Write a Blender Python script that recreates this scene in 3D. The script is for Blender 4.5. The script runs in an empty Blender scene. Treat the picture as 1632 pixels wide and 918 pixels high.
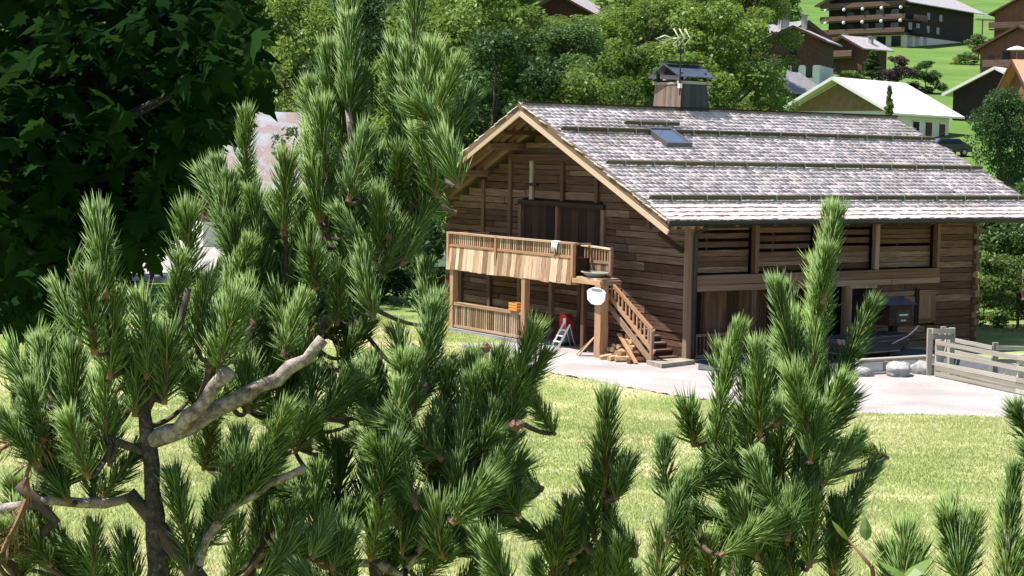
import bpy, math, random
import numpy as np
from mathutils import Vector, Matrix, Euler
random.seed(7); rng = np.random.default_rng(7)
scene = bpy.context.scene
COL = scene.collection

# ------------------------------------------------------------------ camera
F_PX = 2728.36
PITCH = math.radians(4.369); ROLL = math.radians(-.9405); YAW = math.radians(56.66)
CAM = Vector((0, 0, 6.0))
fwd = Vector((0, math.cos(PITCH), -math.sin(PITCH)))
_r = Vector((1, 0, 0)); _d = fwd.cross(_r)
right = math.cos(ROLL)*_r + math.sin(ROLL)*_d
down = -math.sin(ROLL)*_r + math.cos(ROLL)*_d
cam_data = bpy.data.cameras.new('camera'); cam = bpy.data.objects.new('camera', cam_data); COL.objects.link(cam)
cam_data.sensor_width = 36; cam_data.lens = 36*F_PX/1632
cam_data.clip_start = .05; cam_data.clip_end = 4000
m = Matrix((right, -down, -fwd)).transposed().to_4x4(); m.translation = CAM
cam.matrix_world = m
scene.camera = cam

# ------------------------------------------------------------------ light
UX = Vector((math.sin(YAW), math.cos(YAW), 0)); UY = Vector((-math.cos(YAW), math.sin(YAW), 0))
SUN_A = math.radians(42); SUN_EL = math.radians(65)
hz = -UX*math.cos(SUN_A) + UY*math.sin(SUN_A)
to_sun = hz*math.cos(SUN_EL) + Vector((0, 0, math.sin(SUN_EL)))
world = bpy.data.worlds.new('World'); scene.world = world; world.use_nodes = True
wn = world.node_tree.nodes; wl = world.node_tree.links
sky = wn.new('ShaderNodeTexSky'); sky.sky_type = 'NISHITA'; sky.sun_disc = False
sky.sun_elevation = SUN_EL; sky.sun_rotation = math.atan2(hz.x, hz.y); sky.altitude = 1000
bg = wn['Background']; bg.inputs[1].default_value = .1
wl.new(sky.outputs[0], bg.inputs[0])
sd = bpy.data.lights.new('sun', 'SUN'); sd.energy = 5.0; sd.angle = math.radians(.5); sd.color = (1, .965, .91)
sun = bpy.data.objects.new('sun', sd); COL.objects.link(sun)
sun.rotation_euler = to_sun.to_track_quat('Z', 'Y').to_euler()
vs = scene.view_settings; vs.view_transform = 'Standard'; vs.look = 'None'; vs.exposure = 1.0; vs.gamma = 1
scene.cycles.max_bounces = 6; scene.cycles.transparent_max_bounces = 8

# ------------------------------------------------------------------ pixels to rays
def ray(x, y): return fwd + right*((x-816)/F_PX) + down*((y-459)/F_PX)
def at(x, y, Y):                      # the point on that ray at ground distance Y
    v = ray(x, y); return CAM + v*(Y/v.y)
def ground0(x, y, z=0):
    v = ray(x, y); return CAM + v*((z-CAM.z)/v.z)
ORG = ground0(1093, 578)
def sstep(a, b, x):
    t = min(1, max(0, (x-a)/(b-a))); return t*t*(3-2*t)
def terrain(X, Y):
    z = 0.
    if Y < 41:
        t = (41-Y)/41; z += 4.35*(t**1.12)
    u = X/max(Y, 30)
    k = 1.36-.36*sstep(.06, .17, u)
    y0 = 116-41*sstep(-.13, .06, u)
    if Y > y0:
        d = Y-y0; z += k*(.1*d*sstep(0, 40, d)+.00006*d*d)
    if Y > 20: z += .05*math.sin(X*.35+1)*math.sin(Y*.27)*sstep(41, 34, Y)
    return z

# ------------------------------------------------------------------ materials
MATS = {}
def mat(name):
    m = bpy.data.materials.new(name); m.use_nodes = True; MATS[name] = m
    nt = m.node_tree; return m, nt.nodes, nt.links, nt.nodes['Principled BSDF']
def ramp(n, stops):
    r = n.new('ShaderNodeValToRGB'); e = r.color_ramp.elements
    while len(e) < len(stops): e.new(.5)
    for el, (p, c) in zip(e, stops): el.position = p; el.color = (*c, 1)
    return r
def plain(name, c, rough=.7, metal=0, noise=.15, scale=8, bump=.0, spec=.3):
    m, n, l, b = mat(name)
    tc = n.new('ShaderNodeTexCoord'); nz = n.new('ShaderNodeTexNoise'); nz.inputs['Scale'].default_value = scale; nz.inputs['Detail'].default_value = 6
    l.new(tc.outputs['Object'], nz.inputs['Vector'])
    r = ramp(n, [(.3, tuple(x*(1-noise) for x in c)), (.7, tuple(min(1, x*(1+noise)) for x in c))])
    l.new(nz.outputs[0], r.inputs[0]); l.new(r.outputs[0], b.inputs['Base Color'])
    b.inputs['Roughness'].default_value = rough; b.inputs['Metallic'].default_value = metal; b.inputs['Specular IOR Level'].default_value = spec
    if bump:
        bp = n.new('ShaderNodeBump'); bp.inputs['Strength'].default_value = bump; l.new(nz.outputs[0], bp.inputs['Height']); l.new(bp.outputs[0], b.inputs['Normal'])
    return m
def wood(name, cols, grain=(1.5, 14, 14), rough=.8, patch=.5):
    """weathered wood: tone per piece, streaks along the piece's length (its local x)"""
    m, n, l, b = mat(name)
    tc = n.new('ShaderNodeTexCoord'); oi = n.new('ShaderNodeObjectInfo')
    add = n.new('ShaderNodeVectorMath'); add.operation = 'MULTIPLY_ADD'
    l.new(tc.outputs['Object'], add.inputs[0]); add.inputs[1].default_value = grain
    cmb = n.new('ShaderNodeMath'); cmb.operation = 'MULTIPLY'; cmb.inputs[1].default_value = 91.7
    l.new(oi.outputs['Random'], cmb.inputs[0]); l.new(cmb.outputs[0], add.inputs[2])
    nz = n.new('ShaderNodeTexNoise'); nz.inputs['Scale'].default_value = 1; nz.inputs['Detail'].default_value = 8; nz.inputs['Roughness'].default_value = .65
    l.new(add.outputs[0], nz.inputs['Vector'])
    mx = n.new('ShaderNodeMath'); mx.operation = 'MULTIPLY_ADD'; mx.inputs[1].default_value = patch
    sub = n.new('ShaderNodeMath'); sub.operation = 'SUBTRACT'; sub.inputs[1].default_value = .5
    l.new(oi.outputs['Random'], sub.inputs[0]); l.new(sub.outputs[0], mx.inputs[0]); l.new(nz.outputs[0], mx.inputs[2])
    k = len(cols); r = ramp(n, [(.18+.64*i/(k-1), c) for i, c in enumerate(cols)])
    l.new(mx.outputs[0], r.inputs[0]); l.new(r.outputs[0], b.inputs['Base Color'])
    b.inputs['Roughness'].default_value = rough; b.inputs['Specular IOR Level'].default_value = .2
    bp = n.new('ShaderNodeBump'); bp.inputs['Strength'].default_value = .5; bp.inputs['Distance'].default_value = .02
    l.new(nz.outputs[0], bp.inputs['Height']); l.new(bp.outputs[0], b.inputs['Normal'])
    return m
wood('wall_wood', [(.035, .017, .011), (.078, .038, .024), (.12, .063, .041), (.175, .106, .075), (.30, .22, .17)], (3.2, 9, 9), patch=.40)
wood('beam_wood', [(.07, .035, .022), (.15, .081, .052), (.21, .128, .088), (.31, .22, .165)], (1.2, 4, 4))
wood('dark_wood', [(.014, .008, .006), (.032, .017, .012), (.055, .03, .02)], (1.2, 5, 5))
wood('fresh_wood', [(.27, .135, .065), (.40, .22, .12), (.54, .34, .21)], (1.2, 5, 5), patch=.35)
wood('board_wood', [(.20, .115, .065), (.34, .21, .13), (.50, .355, .235), (.62, .48, .35)], (1.5, 5, 5), patch=.6)
wood('tan_board', [(.10, .062, .034), (.16, .105, .06), (.21, .145, .09)], (1.2, 5, 5), patch=.2)
wood('pale_board', [(.36, .24, .15), (.52, .38, .26), (.62, .48, .35)], (1.2, 5, 5), patch=.2)
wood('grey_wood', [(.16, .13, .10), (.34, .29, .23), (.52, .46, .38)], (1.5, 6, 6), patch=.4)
wood('fence_wood', [(.18, .16, .125), (.34, .31, .25), (.48, .45, .38)], (1.5, 6, 6), patch=.4)
wood('rust_wood', [(.07, .05, .04), (.14, .105, .085), (.21, .155, .125), (.28, .12, .05)], (1.5, 6, 6), patch=.4)
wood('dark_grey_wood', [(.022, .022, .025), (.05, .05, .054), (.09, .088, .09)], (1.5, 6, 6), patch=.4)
wood('log_wood', [(.16, .09, .05), (.38, .24, .13), (.55, .38, .22)], (3, 3, 3), patch=.8)
wood('pole_wood', [(.045, .04, .022), (.10, .09, .055), (.17, .15, .1)], (.6, 3, 3), patch=.3)
plain('dark_ground', (.075, .078, .085), .9, noise=.25, scale=6, bump=.3)
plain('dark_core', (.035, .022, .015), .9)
plain('gutter_metal', (.03, .033, .036), .5, .4)
plain('roof_metal', (.085, .10, .135), .4, .4, .25, 5)
plain('hook_metal', (.36, .35, .33), .5, .5)
plain('skyframe', (.12, .12, .13), .4, .3)
plain('white_plastic', (.82, .82, .80), .35, noise=.03)
plain('red_plastic', (.55, .03, .035), .35, noise=.08)
plain('grey_plastic', (.22, .23, .24), .5)
plain('orange_wood', (.62, .27, .06), .6)
plain('cream_metal', (.72, .66, .45), .4, .2, .05)
plain('black_paint', (.01, .011, .014), .2, .2, .05, spec=.5)
plain('blue_paint', (.10, .22, .5), .4)
plain('rubber', (.015, .015, .015), .9)
plain('plaster', (.72, .70, .64), .85, noise=.06, scale=2)
plain('cream_plaster', (.66, .60, .46), .85, noise=.08, scale=2)
plain('stone', (.30, .285, .275), .9, noise=.4, scale=5, bump=.6)
plain('pink_stone', (.46, .38, .34), .9, noise=.25, scale=3, bump=.5)
plain('white_roof', (.78, .745, .66), .5, noise=.03, scale=.6)
plain('slate_roof', (.20, .19, .20), .75, noise=.3, scale=3)
plain('pale_roof', (.33, .30, .30), .7, noise=.3, scale=3)
plain('orange_roof', (.52, .23, .13), .8, noise=.15, scale=4)
plain('far_brown', (.085, .042, .028), .85, noise=.3, scale=3)
plain('far_dark', (.030, .022, .018), .85, noise=.35, scale=3)
plain('far_tan', (.25, .155, .09), .85, noise=.2, scale=2)
plain('far_red', (.20, .085, .05), .85, noise=.2, scale=2)
plain('far_rail', (.14, .085, .06), .8, noise=.3, scale=3)
plain('cloth', (.78, .78, .82), .9, noise=.05)
plain('cone_brown', (.16, .07, .05), .6, noise=.4, scale=60)
plain('dirt', (.16, .12, .08), .95, noise=.3, scale=2)
m, n, l, b = mat('glass'); b.inputs['Base Color'].default_value = (.10, .14, .2, 1); b.inputs['Roughness'].default_value = .06; b.inputs['Specular IOR Level'].default_value = .9; b.inputs['Metallic'].default_value = .3
m, n, l, b = mat('dark_glass'); b.inputs['Base Color'].default_value = (.015, .017, .02, 1); b.inputs['Roughness'].default_value = .1
# rusted, lichen-spotted sheet roof at left
m, n, l, b = mat('rusty_roof')
tc = n.new('ShaderNodeTexCoord'); nz = n.new('ShaderNodeTexNoise'); nz.inputs['Scale'].default_value = .55; nz.inputs['Detail'].default_value = 9; nz.inputs['Roughness'].default_value = .7
l.new(tc.outputs['Object'], nz.inputs['Vector']); r = ramp(n, [(.36, (.34, .35, .37)), (.47, (.30, .28, .29)), (.56, (.27, .18, .155)), (.66, (.36, .35, .35)), (.75, (.2, .14, .12))])
l.new(nz.outputs[0], r.inputs[0]); l.new(r.outputs[0], b.inputs['Base Color']); b.inputs['Roughness'].default_value = .6
# shingles: tone from the piece's own attribute
m, n, l, b = mat('shingle_wood')
at_ = n.new('ShaderNodeAttribute'); at_.attribute_name = 'tint'
geo = n.new('ShaderNodeNewGeometry'); nz = n.new('ShaderNodeTexNoise'); nz.inputs['Scale'].default_value = 5; nz.inputs['Detail'].default_value = 8; nz.inputs['Roughness'].default_value = .7
l.new(geo.outputs['Position'], nz.inputs['Vector'])
nz2 = n.new('ShaderNodeTexNoise'); nz2.inputs['Scale'].default_value = .45; nz2.inputs['Detail'].default_value = 3; l.new(geo.outputs['Position'], nz2.inputs['Vector'])
ad = n.new('ShaderNodeMath'); ad.operation = 'MULTIPLY_ADD'; ad.inputs[1].default_value = .34
n5 = n.new('ShaderNodeMath'); n5.operation = 'MULTIPLY_ADD'; n5.inputs[1].default_value = .55; n5.inputs[2].default_value = .25; l.new(nz.outputs[0], n5.inputs[0])
l.new(at_.outputs['Fac'], ad.inputs[0]); l.new(n5.outputs[0], ad.inputs[2])
r = ramp(n, [(.40, (.25, .19, .18)), (.54, (.46, .375, .365)), (.74, (.62, .525, .515)), (1.0, (.74, .66, .65))])
l.new(ad.outputs[0], r.inputs[0])
r2 = ramp(n, [(.45, (.0, .0, .0)), (.75, (.5, .5, .5))]); l.new(nz2.outputs[0], r2.inputs[0])
mx = n.new('ShaderNodeMixRGB'); mx.inputs[2].default_value = (.30, .25, .18, 1); l.new(r2.outputs[0], mx.inputs[0]); l.new(r.outputs[0], mx.inputs[1])
l.new(mx.outputs[0], b.inputs['Base Color']); b.inputs['Roughness'].default_value = .75
# leaves: diffuse + translucent, tone per tree and per clump
def leaf_mat(name, dark, light, trans=.3, hue=.5, gloss=.08, seed_scale=.6):
    m, n, l, b = mat(name)
    n.remove(b); out = n['Material Output']
    oi = n.new('ShaderNodeObjectInfo'); a = n.new('ShaderNodeAttribute'); a.attribute_name = 'tint'
    ad = n.new('ShaderNodeMath'); ad.operation = 'MULTIPLY_ADD'; ad.inputs[1].default_value = .45
    l.new(oi.outputs['Random'], ad.inputs[0])
    mu = n.new('ShaderNodeMath'); mu.operation = 'MULTIPLY'; mu.inputs[1].default_value = .6
    l.new(a.outputs['Fac'], mu.inputs[0]); l.new(mu.outputs[0], ad.inputs[2])
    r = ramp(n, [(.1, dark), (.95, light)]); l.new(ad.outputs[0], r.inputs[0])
    df = n.new('ShaderNodeBsdfDiffuse'); tr = n.new('ShaderNodeBsdfTranslucent'); gl = n.new('ShaderNodeBsdfGlossy'); gl.inputs['Roughness'].default_value = .45
    hs = n.new('ShaderNodeHueSaturation'); hs.inputs['Hue'].default_value = .48; hs.inputs['Saturation'].default_value = 1.1; hs.inputs['Value'].default_value = 1.3
    l.new(r.outputs[0], df.inputs[0]); l.new(r.outputs[0], hs.inputs['Color']); l.new(hs.outputs[0], tr.inputs[0])
    gl.inputs[0].default_value = (.9, .95, .9, 1)
    m1 = n.new('ShaderNodeMixShader'); m1.inputs[0].default_value = trans; l.new(df.outputs[0], m1.inputs[1]); l.new(tr.outputs[0], m1.inputs[2])
    m2 = n.new('ShaderNodeMixShader'); m2.inputs[0].default_value = gloss; l.new(m1.outputs[0], m2.inputs[1]); l.new(gl.outputs[0], m2.inputs[2])
    l.new(m2.outputs[0], out.inputs[0]); return m
leaf_mat('leaf_ash', (.055, .10, .022), (.19, .28, .065), .36, gloss=.012)
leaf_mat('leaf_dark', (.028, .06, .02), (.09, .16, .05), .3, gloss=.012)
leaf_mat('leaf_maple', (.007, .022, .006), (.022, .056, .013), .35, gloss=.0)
leaf_mat('leaf_bush', (.045, .085, .02), (.13, .19, .045), .3, gloss=.015)
leaf_mat('leaf_purple', (.035, .02, .03), (.085, .045, .06), .25, gloss=.015)
leaf_mat('leaf_sapling', (.13, .20, .05), (.22, .32, .09), .4, gloss=.02)
leaf_mat('needle', (.042, .105, .017), (.25, .37, .08), .30, gloss=.03)
leaf_mat('needle_dead', (.22, .085, .03), (.40, .18, .07), .2)
leaf_mat('grass_blade', (.17, .25, .06), (.52, .49, .25), .3, gloss=.02)
leaf_mat('hedge', (.02, .05, .018), (.07, .13, .04), .25, gloss=.015)
m, n, l, b = mat('bark')
tc = n.new('ShaderNodeTexCoord'); nz = n.new('ShaderNodeTexNoise'); nz.inputs['Scale'].default_value = 45; nz.inputs['Detail'].default_value = 7; nz.inputs['Roughness'].default_value = .75
l.new(tc.outputs['Object'], nz.inputs['Vector']); r = ramp(n, [(.34, (.07, .05, .04)), (.47, (.22, .17, .14)), (.56, (.40, .34, .29)), (.7, (.58, .52, .47))]); l.new(nz.outputs[0], r.inputs[0]); l.new(r.outputs[0], b.inputs['Base Color'])
bp = n.new('ShaderNodeBump'); bp.inputs['Strength'].default_value = .9; bp.inputs['Distance'].default_value = .01; l.new(nz.outputs[0], bp.inputs['Height']); l.new(bp.outputs[0], b.inputs['Normal']); b.inputs['Roughness'].default_value = .9
m, n, l, b = mat('bark_trunk')
tc = n.new('ShaderNodeTexCoord'); nz = n.new('ShaderNodeTexNoise'); nz.inputs['Scale'].default_value = 70; nz.inputs['Detail'].default_value = 7; nz.inputs['Roughness'].default_value = .75
l.new(tc.outputs['Object'], nz.inputs['Vector']); r = ramp(n, [(.40, (.025, .02, .017)), (.54, (.07, .055, .045)), (.62, (.20, .18, .165)), (.72, (.45, .43, .41))]); l.new(nz.outputs[0], r.inputs[0]); l.new(r.outputs[0], b.inputs['Base Color']); b.inputs['Roughness'].default_value = .9
bp = n.new('ShaderNodeBump'); bp.inputs['Strength'].default_value = .9; bp.inputs['Distance'].default_value = .01; l.new(nz.outputs[0], bp.inputs['Height']); l.new(bp.outputs[0], b.inputs['Normal'])
plain('bark_dark', (.075, .055, .042), .9, noise=.5, scale=60, bump=.5)
plain('tree_bark', (.10, .08, .06), .9, noise=.4, scale=4)
plain('twig', (.20, .11, .055), .8, noise=.35, scale=30)
# ground: mown lawn with dry clippings near, meadow green on the hill
m, n, l, b = mat('ground_grass')
geo = n.new('ShaderNodeNewGeometry')
mp = n.new('ShaderNodeMapping'); mp.inputs['Scale'].default_value = (.34, .42, .5); mp.inputs['Rotation'].default_value = (0, 0, .12); l.new(geo.outputs['Position'], mp.inputs[0])
n1 = n.new('ShaderNodeTexNoise'); n1.inputs['Scale'].default_value = 1; n1.inputs['Detail'].default_value = 5; l.new(mp.outputs[0], n1.inputs['Vector'])
n2 = n.new('ShaderNodeTexNoise'); n2.inputs['Scale'].default_value = 14; n2.inputs['Detail'].default_value = 8; n2.inputs['Roughness'].default_value = .75; l.new(geo.outputs['Position'], n2.inputs['Vector'])
ad = n.new('ShaderNodeMath'); ad.operation = 'MULTIPLY_ADD'; ad.inputs[1].default_value = .45; l.new(n2.outputs[0], ad.inputs[0]); l.new(n1.outputs[0], ad.inputs[2])
rl = ramp(n, [(.54, (.16, .22, .055)), (.70, (.24, .285, .085)), (.82, (.37, .365, .17)), (.95, (.50, .45, .26))]); l.new(ad.outputs[0], rl.inputs[0])
n3 = n.new('ShaderNodeTexNoise'); n3.inputs['Scale'].default_value = .09; n3.inputs['Detail'].default_value = 8; n3.inputs['Roughness'].default_value = .6; l.new(geo.outputs['Position'], n3.inputs['Vector'])
rm = ramp(n, [(.3, (.07, .135, .025)), (.55, (.10, .175, .035)), (.75, (.165, .20, .07))]); l.new(n3.outputs[0], rm.inputs[0])
sx = n.new('ShaderNodeSeparateXYZ'); l.new(geo.outputs['Position'], sx.inputs[0])
mr = n.new('ShaderNodeMapRange'); mr.inputs['From Min'].default_value = 56; mr.inputs['From Max'].default_value = 72; l.new(sx.outputs['Y'], mr.inputs['Value'])
mx = n.new('ShaderNodeMixRGB'); l.new(mr.outputs[0], mx.inputs[0]); l.new(rl.outputs[0], mx.inputs[1]); l.new(rm.outputs[0], mx.inputs[2])
l.new(mx.outputs[0], b.inputs['Base Color']); b.inputs['Roughness'].default_value = .9; b.inputs['Specular IOR Level'].default_value = .1
bp = n.new('ShaderNodeBump'); bp.inputs['Strength'].default_value = .6; bp.inputs['Distance'].default_value = .05; l.new(n2.outputs[0], bp.inputs['Height']); l.new(bp.outputs[0], b.inputs['Normal'])
# gravel
m, n, l, b = mat('gravel')
geo = n.new('ShaderNodeNewGeometry'); n1 = n.new('ShaderNodeTexNoise'); n1.inputs['Scale'].default_value = 22; n1.inputs['Detail'].default_value = 9; n1.inputs['Roughness'].default_value = .8; l.new(geo.outputs['Position'], n1.inputs['Vector'])
n2 = n.new('ShaderNodeTexNoise'); n2.inputs['Scale'].default_value = .5; n2.inputs['Detail'].default_value = 5; l.new(geo.outputs['Position'], n2.inputs['Vector'])
ad = n.new('ShaderNodeMath'); ad.operation = 'MULTIPLY_ADD'; ad.inputs[1].default_value = .8; l.new(n2.outputs[0], ad.inputs[0]); l.new(n1.outputs[0], ad.inputs[2])
r = ramp(n, [(.55, (.19, .165, .152)), (.85, (.315, .28, .263)), (1.0, (.40, .36, .34))]); l.new(ad.outputs[0], r.inputs[0]); l.new(r.outputs[0], b.inputs['Base Color']); b.inputs['Roughness'].default_value = .95
bp = n.new('ShaderNodeBump'); bp.inputs['Strength'].default_value = .7; bp.inputs['Distance'].default_value = .03; l.new(n1.outputs[0], bp.inputs['Height']); l.new(bp.outputs[0], b.inputs['Normal'])

# ------------------------------------------------------------------ helpers
def M(x): return MATS[x] if isinstance(x, str) else x
def link(name, me, parent=None, material=None):
    o = bpy.data.objects.new(name, me); COL.objects.link(o)
    if parent is not None: o.parent = parent
    if material is not None and me is not None:
        if len(me.materials) == 0: me.materials.append(M(material))
        elif me.materials[0] is not M(material):
            o.material_slots[0].link = 'OBJECT'; o.material_slots[0].material = M(material)
    return o
def tag(o, label, cat, group=None):
    o['label'] = label; o['category'] = cat
    if group: o['group'] = group
    return o
def thing(name, label, cat, loc=(0, 0, 0), rz=0, group=None):
    o = bpy.data.objects.new(name, None); COL.objects.link(o); o.location = loc; o.rotation_euler = (0, 0, rz)
    return tag(o, label, cat, group)
def mesh(name, v, f, smooth=False):
    me = bpy.data.meshes.new(name); me.from_pydata([tuple(p) for p in v], [], f); me.update()
    if smooth: me.shade_smooth()
    return me
def unit_box(): 
    v = [(x, y, z) for x in (-.5, .5) for y in (-.5, .5) for z in (-.5, .5)]
    return v, [(0, 1, 3, 2), (4, 6, 7, 5), (0, 4, 5, 1), (2, 3, 7, 6), (0, 2, 6, 4), (1, 5, 7, 3)]
BOX = mesh('box', *unit_box())
def hewn(seed, k=5, j=.09):
    r = random.Random(seed); v = []; f = []
    for i in range(k+1):
        x = -.5+i/k
        for (y, z) in ((-.5, -.5), (.5, -.5), (.5, .5), (-.5, .5)):
            v.append((x, y*(1+r.uniform(-j, j)), z*(1+r.uniform(-j, j*.6))))
    for i in range(k):
        for q in range(4):
            a = i*4+q; b2 = i*4+(q+1) % 4; f.append((a, b2, b2+4, a+4))
    f.append((3, 2, 1, 0)); f.append(tuple(k*4+q for q in range(4)))
    return mesh('hewn', v, f)
HEWN = [hewn(s) for s in range(9)]
def lathe(prof, seg=12):
    v = []; f = []
    for (r, z) in prof:
        for i in range(seg):
            a = 2*math.pi*i/seg; v.append((r*math.cos(a), r*math.sin(a), z))
    for j in range(len(prof)-1):
        for i in range(seg):
            f.append((j*seg+i, j*seg+(i+1) % seg, (j+1)*seg+(i+1) % seg, (j+1)*seg+i))
    f.append(tuple(range(seg))[::-1]); f.append(tuple((len(prof)-1)*seg+i for i in range(seg)))
    return v, f
# a round pole along local x, unit length, unit diameter
_v, _f = lathe([(.46, -.5), (.5, -.46), (.5, .46), (.46, .5)], 10)
POLE = mesh('pole', [(z, x, y) for (x, y, z) in _v], _f, True)
def beam(name, parent, material, p0, p1, w, h, me=None, up=(0, 0, 1), roll=0):
    """a piece from p0 to p1; w across, h along 'up'"""
    p0 = Vector(p0); p1 = Vector(p1); d = p1-p0; ln = d.length
    x = d/ln; up = Vector(up)
    y = up.cross(x)
    if y.length < 1e-4: y = Vector((0, 1, 0)).cross(x) if abs(x.y) < .9 else Vector((1, 0, 0)).cross(x)
    y.normalize(); z = x.cross(y)
    R = Matrix((x, y, z)).transposed()
    if roll: R = R @ Matrix.Rotation(roll, 3, 'X')
    mx = R.to_4x4() @ Matrix.Diagonal((ln, w, h, 1)); mx.translation = (p0+p1)/2
    o = link(name, me or BOX, parent, material); o.matrix_basis = mx
    return o
def hb(name, parent, material, p0, p1, w, h, **k): return beam(name, parent, material, p0, p1, w, h, me=random.choice(HEWN), **k)
def bx(name, parent, material, lo, hi):
    c = [(a+b)/2 for a, b in zip(lo, hi)]; s = [b-a for a, b in zip(lo, hi)]
    o = link(name, BOX, parent, material); o.location = c; o.scale = s; return o
def poly(name, parent, material, v, f, smooth=False): return link(name, mesh(name, v, f, smooth), parent, material)
def prism(pts, x0, x1):
    """profile in (y,z) pushed along x"""
    k = len(pts); v = [(x0, *p) for p in pts]+[(x1, *p) for p in pts]
    f = [tuple(range(k)), tuple(range(k, 2*k))[::-1]]+[(i, i+k, (i+1) % k+k, (i+1) % k) for i in range(k)]
    return v, f
def tube_data(pts, radii, seg=7):
    v = []; f = []; k = len(pts); pts = [Vector(p) for p in pts]
    prev = None
    for i, p in enumerate(pts):
        t = (pts[min(i+1, k-1)]-pts[max(i-1, 0)]).normalized()
        a = prev if prev is not None else (Vector((1, 0, 0)) if abs(t.x) < .8 else Vector((0, 1, 0)))
        a = (a-t*a.dot(t)).normalized(); prev = a; b2 = t.cross(a)
        for q in range(seg):
            w = 2*math.pi*q/seg; v.append(p+(a*math.cos(w)+b2*math.sin(w))*radii[i])
    for i in range(k-1):
        for q in range(seg): f.append((i*seg+q, i*seg+(q+1) % seg, (i+1)*seg+(q+1) % seg, (i+1)*seg+q))
    f.append(tuple(range(seg))[::-1]); f.append(tuple((k-1)*seg+q for q in range(seg)))
    return v, f
def tube(name, parent, material, pts, radii, seg=7):
    if not hasattr(radii, '__len__'): radii = [radii]*len(pts)
    return poly(name, parent, material, *tube_data(pts, radii, seg), smooth=True)
def join(parts):
    v = []; f = []
    for pv, pf in parts:
        o = len(v); v += list(pv); f += [tuple(i+o for i in q) for q in pf]
    return v, f
def box_data(lo, hi):
    v, f = unit_box(); return [tuple((lo[i]+hi[i])/2+p[i]*(hi[i]-lo[i]) for i in range(3)) for p in v], f
def set_tint(me, vals):
    a = me.attributes.new('tint', 'FLOAT', 'FACE'); a.data.foreach_set('value', np.asarray(vals, dtype=np.float32))
def raw_mesh(name, verts, nper, faces_idx, tint=None):
    """verts (N,k,3): N copies of the same polygon set"""
    N, k, _ = verts.shape; me = bpy.data.meshes.new(name)
    F = np.array(faces_idx); fl = F.shape[1]
    idx = (F[None]+np.arange(N)[:, None, None]*k).reshape(-1)
    nf = N*len(F)
    me.vertices.add(N*k); me.vertices.foreach_set('co', verts.reshape(-1).astype(np.float32))
    me.loops.add(len(idx)); me.loops.foreach_set('vertex_index', idx.astype(np.int32))
    me.polygons.add(nf); me.polygons.foreach_set('loop_start', (np.arange(nf)*fl).astype(np.int32)); 
    me.update(calc_edges=True)
    if tint is not None: set_tint(me, np.repeat(tint, len(F)))
    return me

# ------------------------------------------------------------------ the setting
def struct(o): o['kind'] = 'structure'; return o
def axis(pts):
    out = []
    for a, b_, s in pts: out += list(np.arange(a, b_, s))
    return out+[pts[-1][1]]
gx = axis([(-700, -120, 40), (-120, -30, 6), (-30, 30, 1.), (30, 140, 5), (140, 700, 40)])
gy = axis([(-60, 0, 6), (0, 80, 1.), (80, 200, 4), (200, 420, 10), (420, 1000, 40)])
v = [(x, y, terrain(x, y)) for y in gy for x in gx]; W_ = len(gx)
f = [(j*W_+i, j*W_+i+1, (j+1)*W_+i+1, (j+1)*W_+i) for j in range(len(gy)-1) for i in range(W_-1)]
struct(poly('ground', None, 'ground_grass', v, f, True))
def sheet(name, material, pix, lift, z=0, sub=6):
    pts = [ground0(x, y, z) for x, y in pix]
    import bmesh
    bm = bmesh.new(); bm.faces.new([bm.verts.new((p.x, p.y, 0)) for p in pts])
    bmesh.ops.triangulate(bm, faces=bm.faces[:])
    for _ in range(sub):
        es = [e for e in bm.edges if e.calc_length() > 1.5]
        if not es: break
        bmesh.ops.subdivide_edges(bm, edges=es, cuts=1); bmesh.ops.triangulate(bm, faces=bm.faces[:])
    for q in bm.verts: q.co.z = terrain(q.co.x, q.co.y)+lift
    bm.normal_update()
    for q in bm.faces:
        if q.normal.z < 0: q.normal_flip()
    me = bpy.data.meshes.new(name); bm.to_mesh(me); bm.free()
    return struct(link(name, me, None, material))
random.seed(3)
edge = [(728, 549), (760, 562), (800, 572), (850, 588), (900, 598), (950, 607), (1000, 617), (1050, 626), (1100, 634), (1160, 641), (1240, 648), (1320, 655), (1400, 660), (1500, 664), (1580, 667), (1700, 670)]
fine = []
for (a, b2) in zip(edge[:-1], edge[1:]):
    for t in np.arange(0, 1, .12): fine.append((a[0]+(b2[0]-a[0])*t, a[1]+(b2[1]-a[1])*t+random.uniform(-1.6, 1.6)))
path = fine+[(1700, 670), (1700, 640), (1560, 613), (1494, 600), (1494, 575), (1300, 545), (1120, 535), (930, 520), (840, 535), (829, 546), (780, 547)]
sheet('gravel_drive', 'gravel', path, .006)
sheet('dark_terrace', 'dark_ground', [(1112, 590), (1180, 596), (1365, 599), (1492, 592), (1494, 560), (1320, 548), (1120, 545)], .03)  # dark grey sheet over the ground before the long wall
sheet('side_yard', 'dark_ground', [(1497, 592), (1497, 566), (1560, 570), (1660, 590), (1660, 628), (1628, 623), (1560, 607)], .02)  # same dark grey sheet, continued behind the slatted fence
sheet('gravel_road', 'gravel', [(150, 447), (330, 452), (420, 420), (480, 385), (420, 365), (150, 372)], .03)
sheet('gravel_yard', 'gravel', [(1380, 236), (1480, 240), (1540, 236), (1500, 222), (1390, 226)], .05, 5.4) if False else None

# ------------------------------------------------------------------ the chalet (local x along the ridge, y along the gable, z up)
L_, W2, ZR, YR, SL = 12.46, 13.9, 7.75, 6.92, .449
chalet = thing('wooden_chalet', 'large weathered timber chalet with shingle roof, balcony and outside stair', 'chalet', ORG, math.atan2(UX.y, UX.x))
CH = chalet
def zroof(y): return ZR-abs(y-YR)*SL
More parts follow.
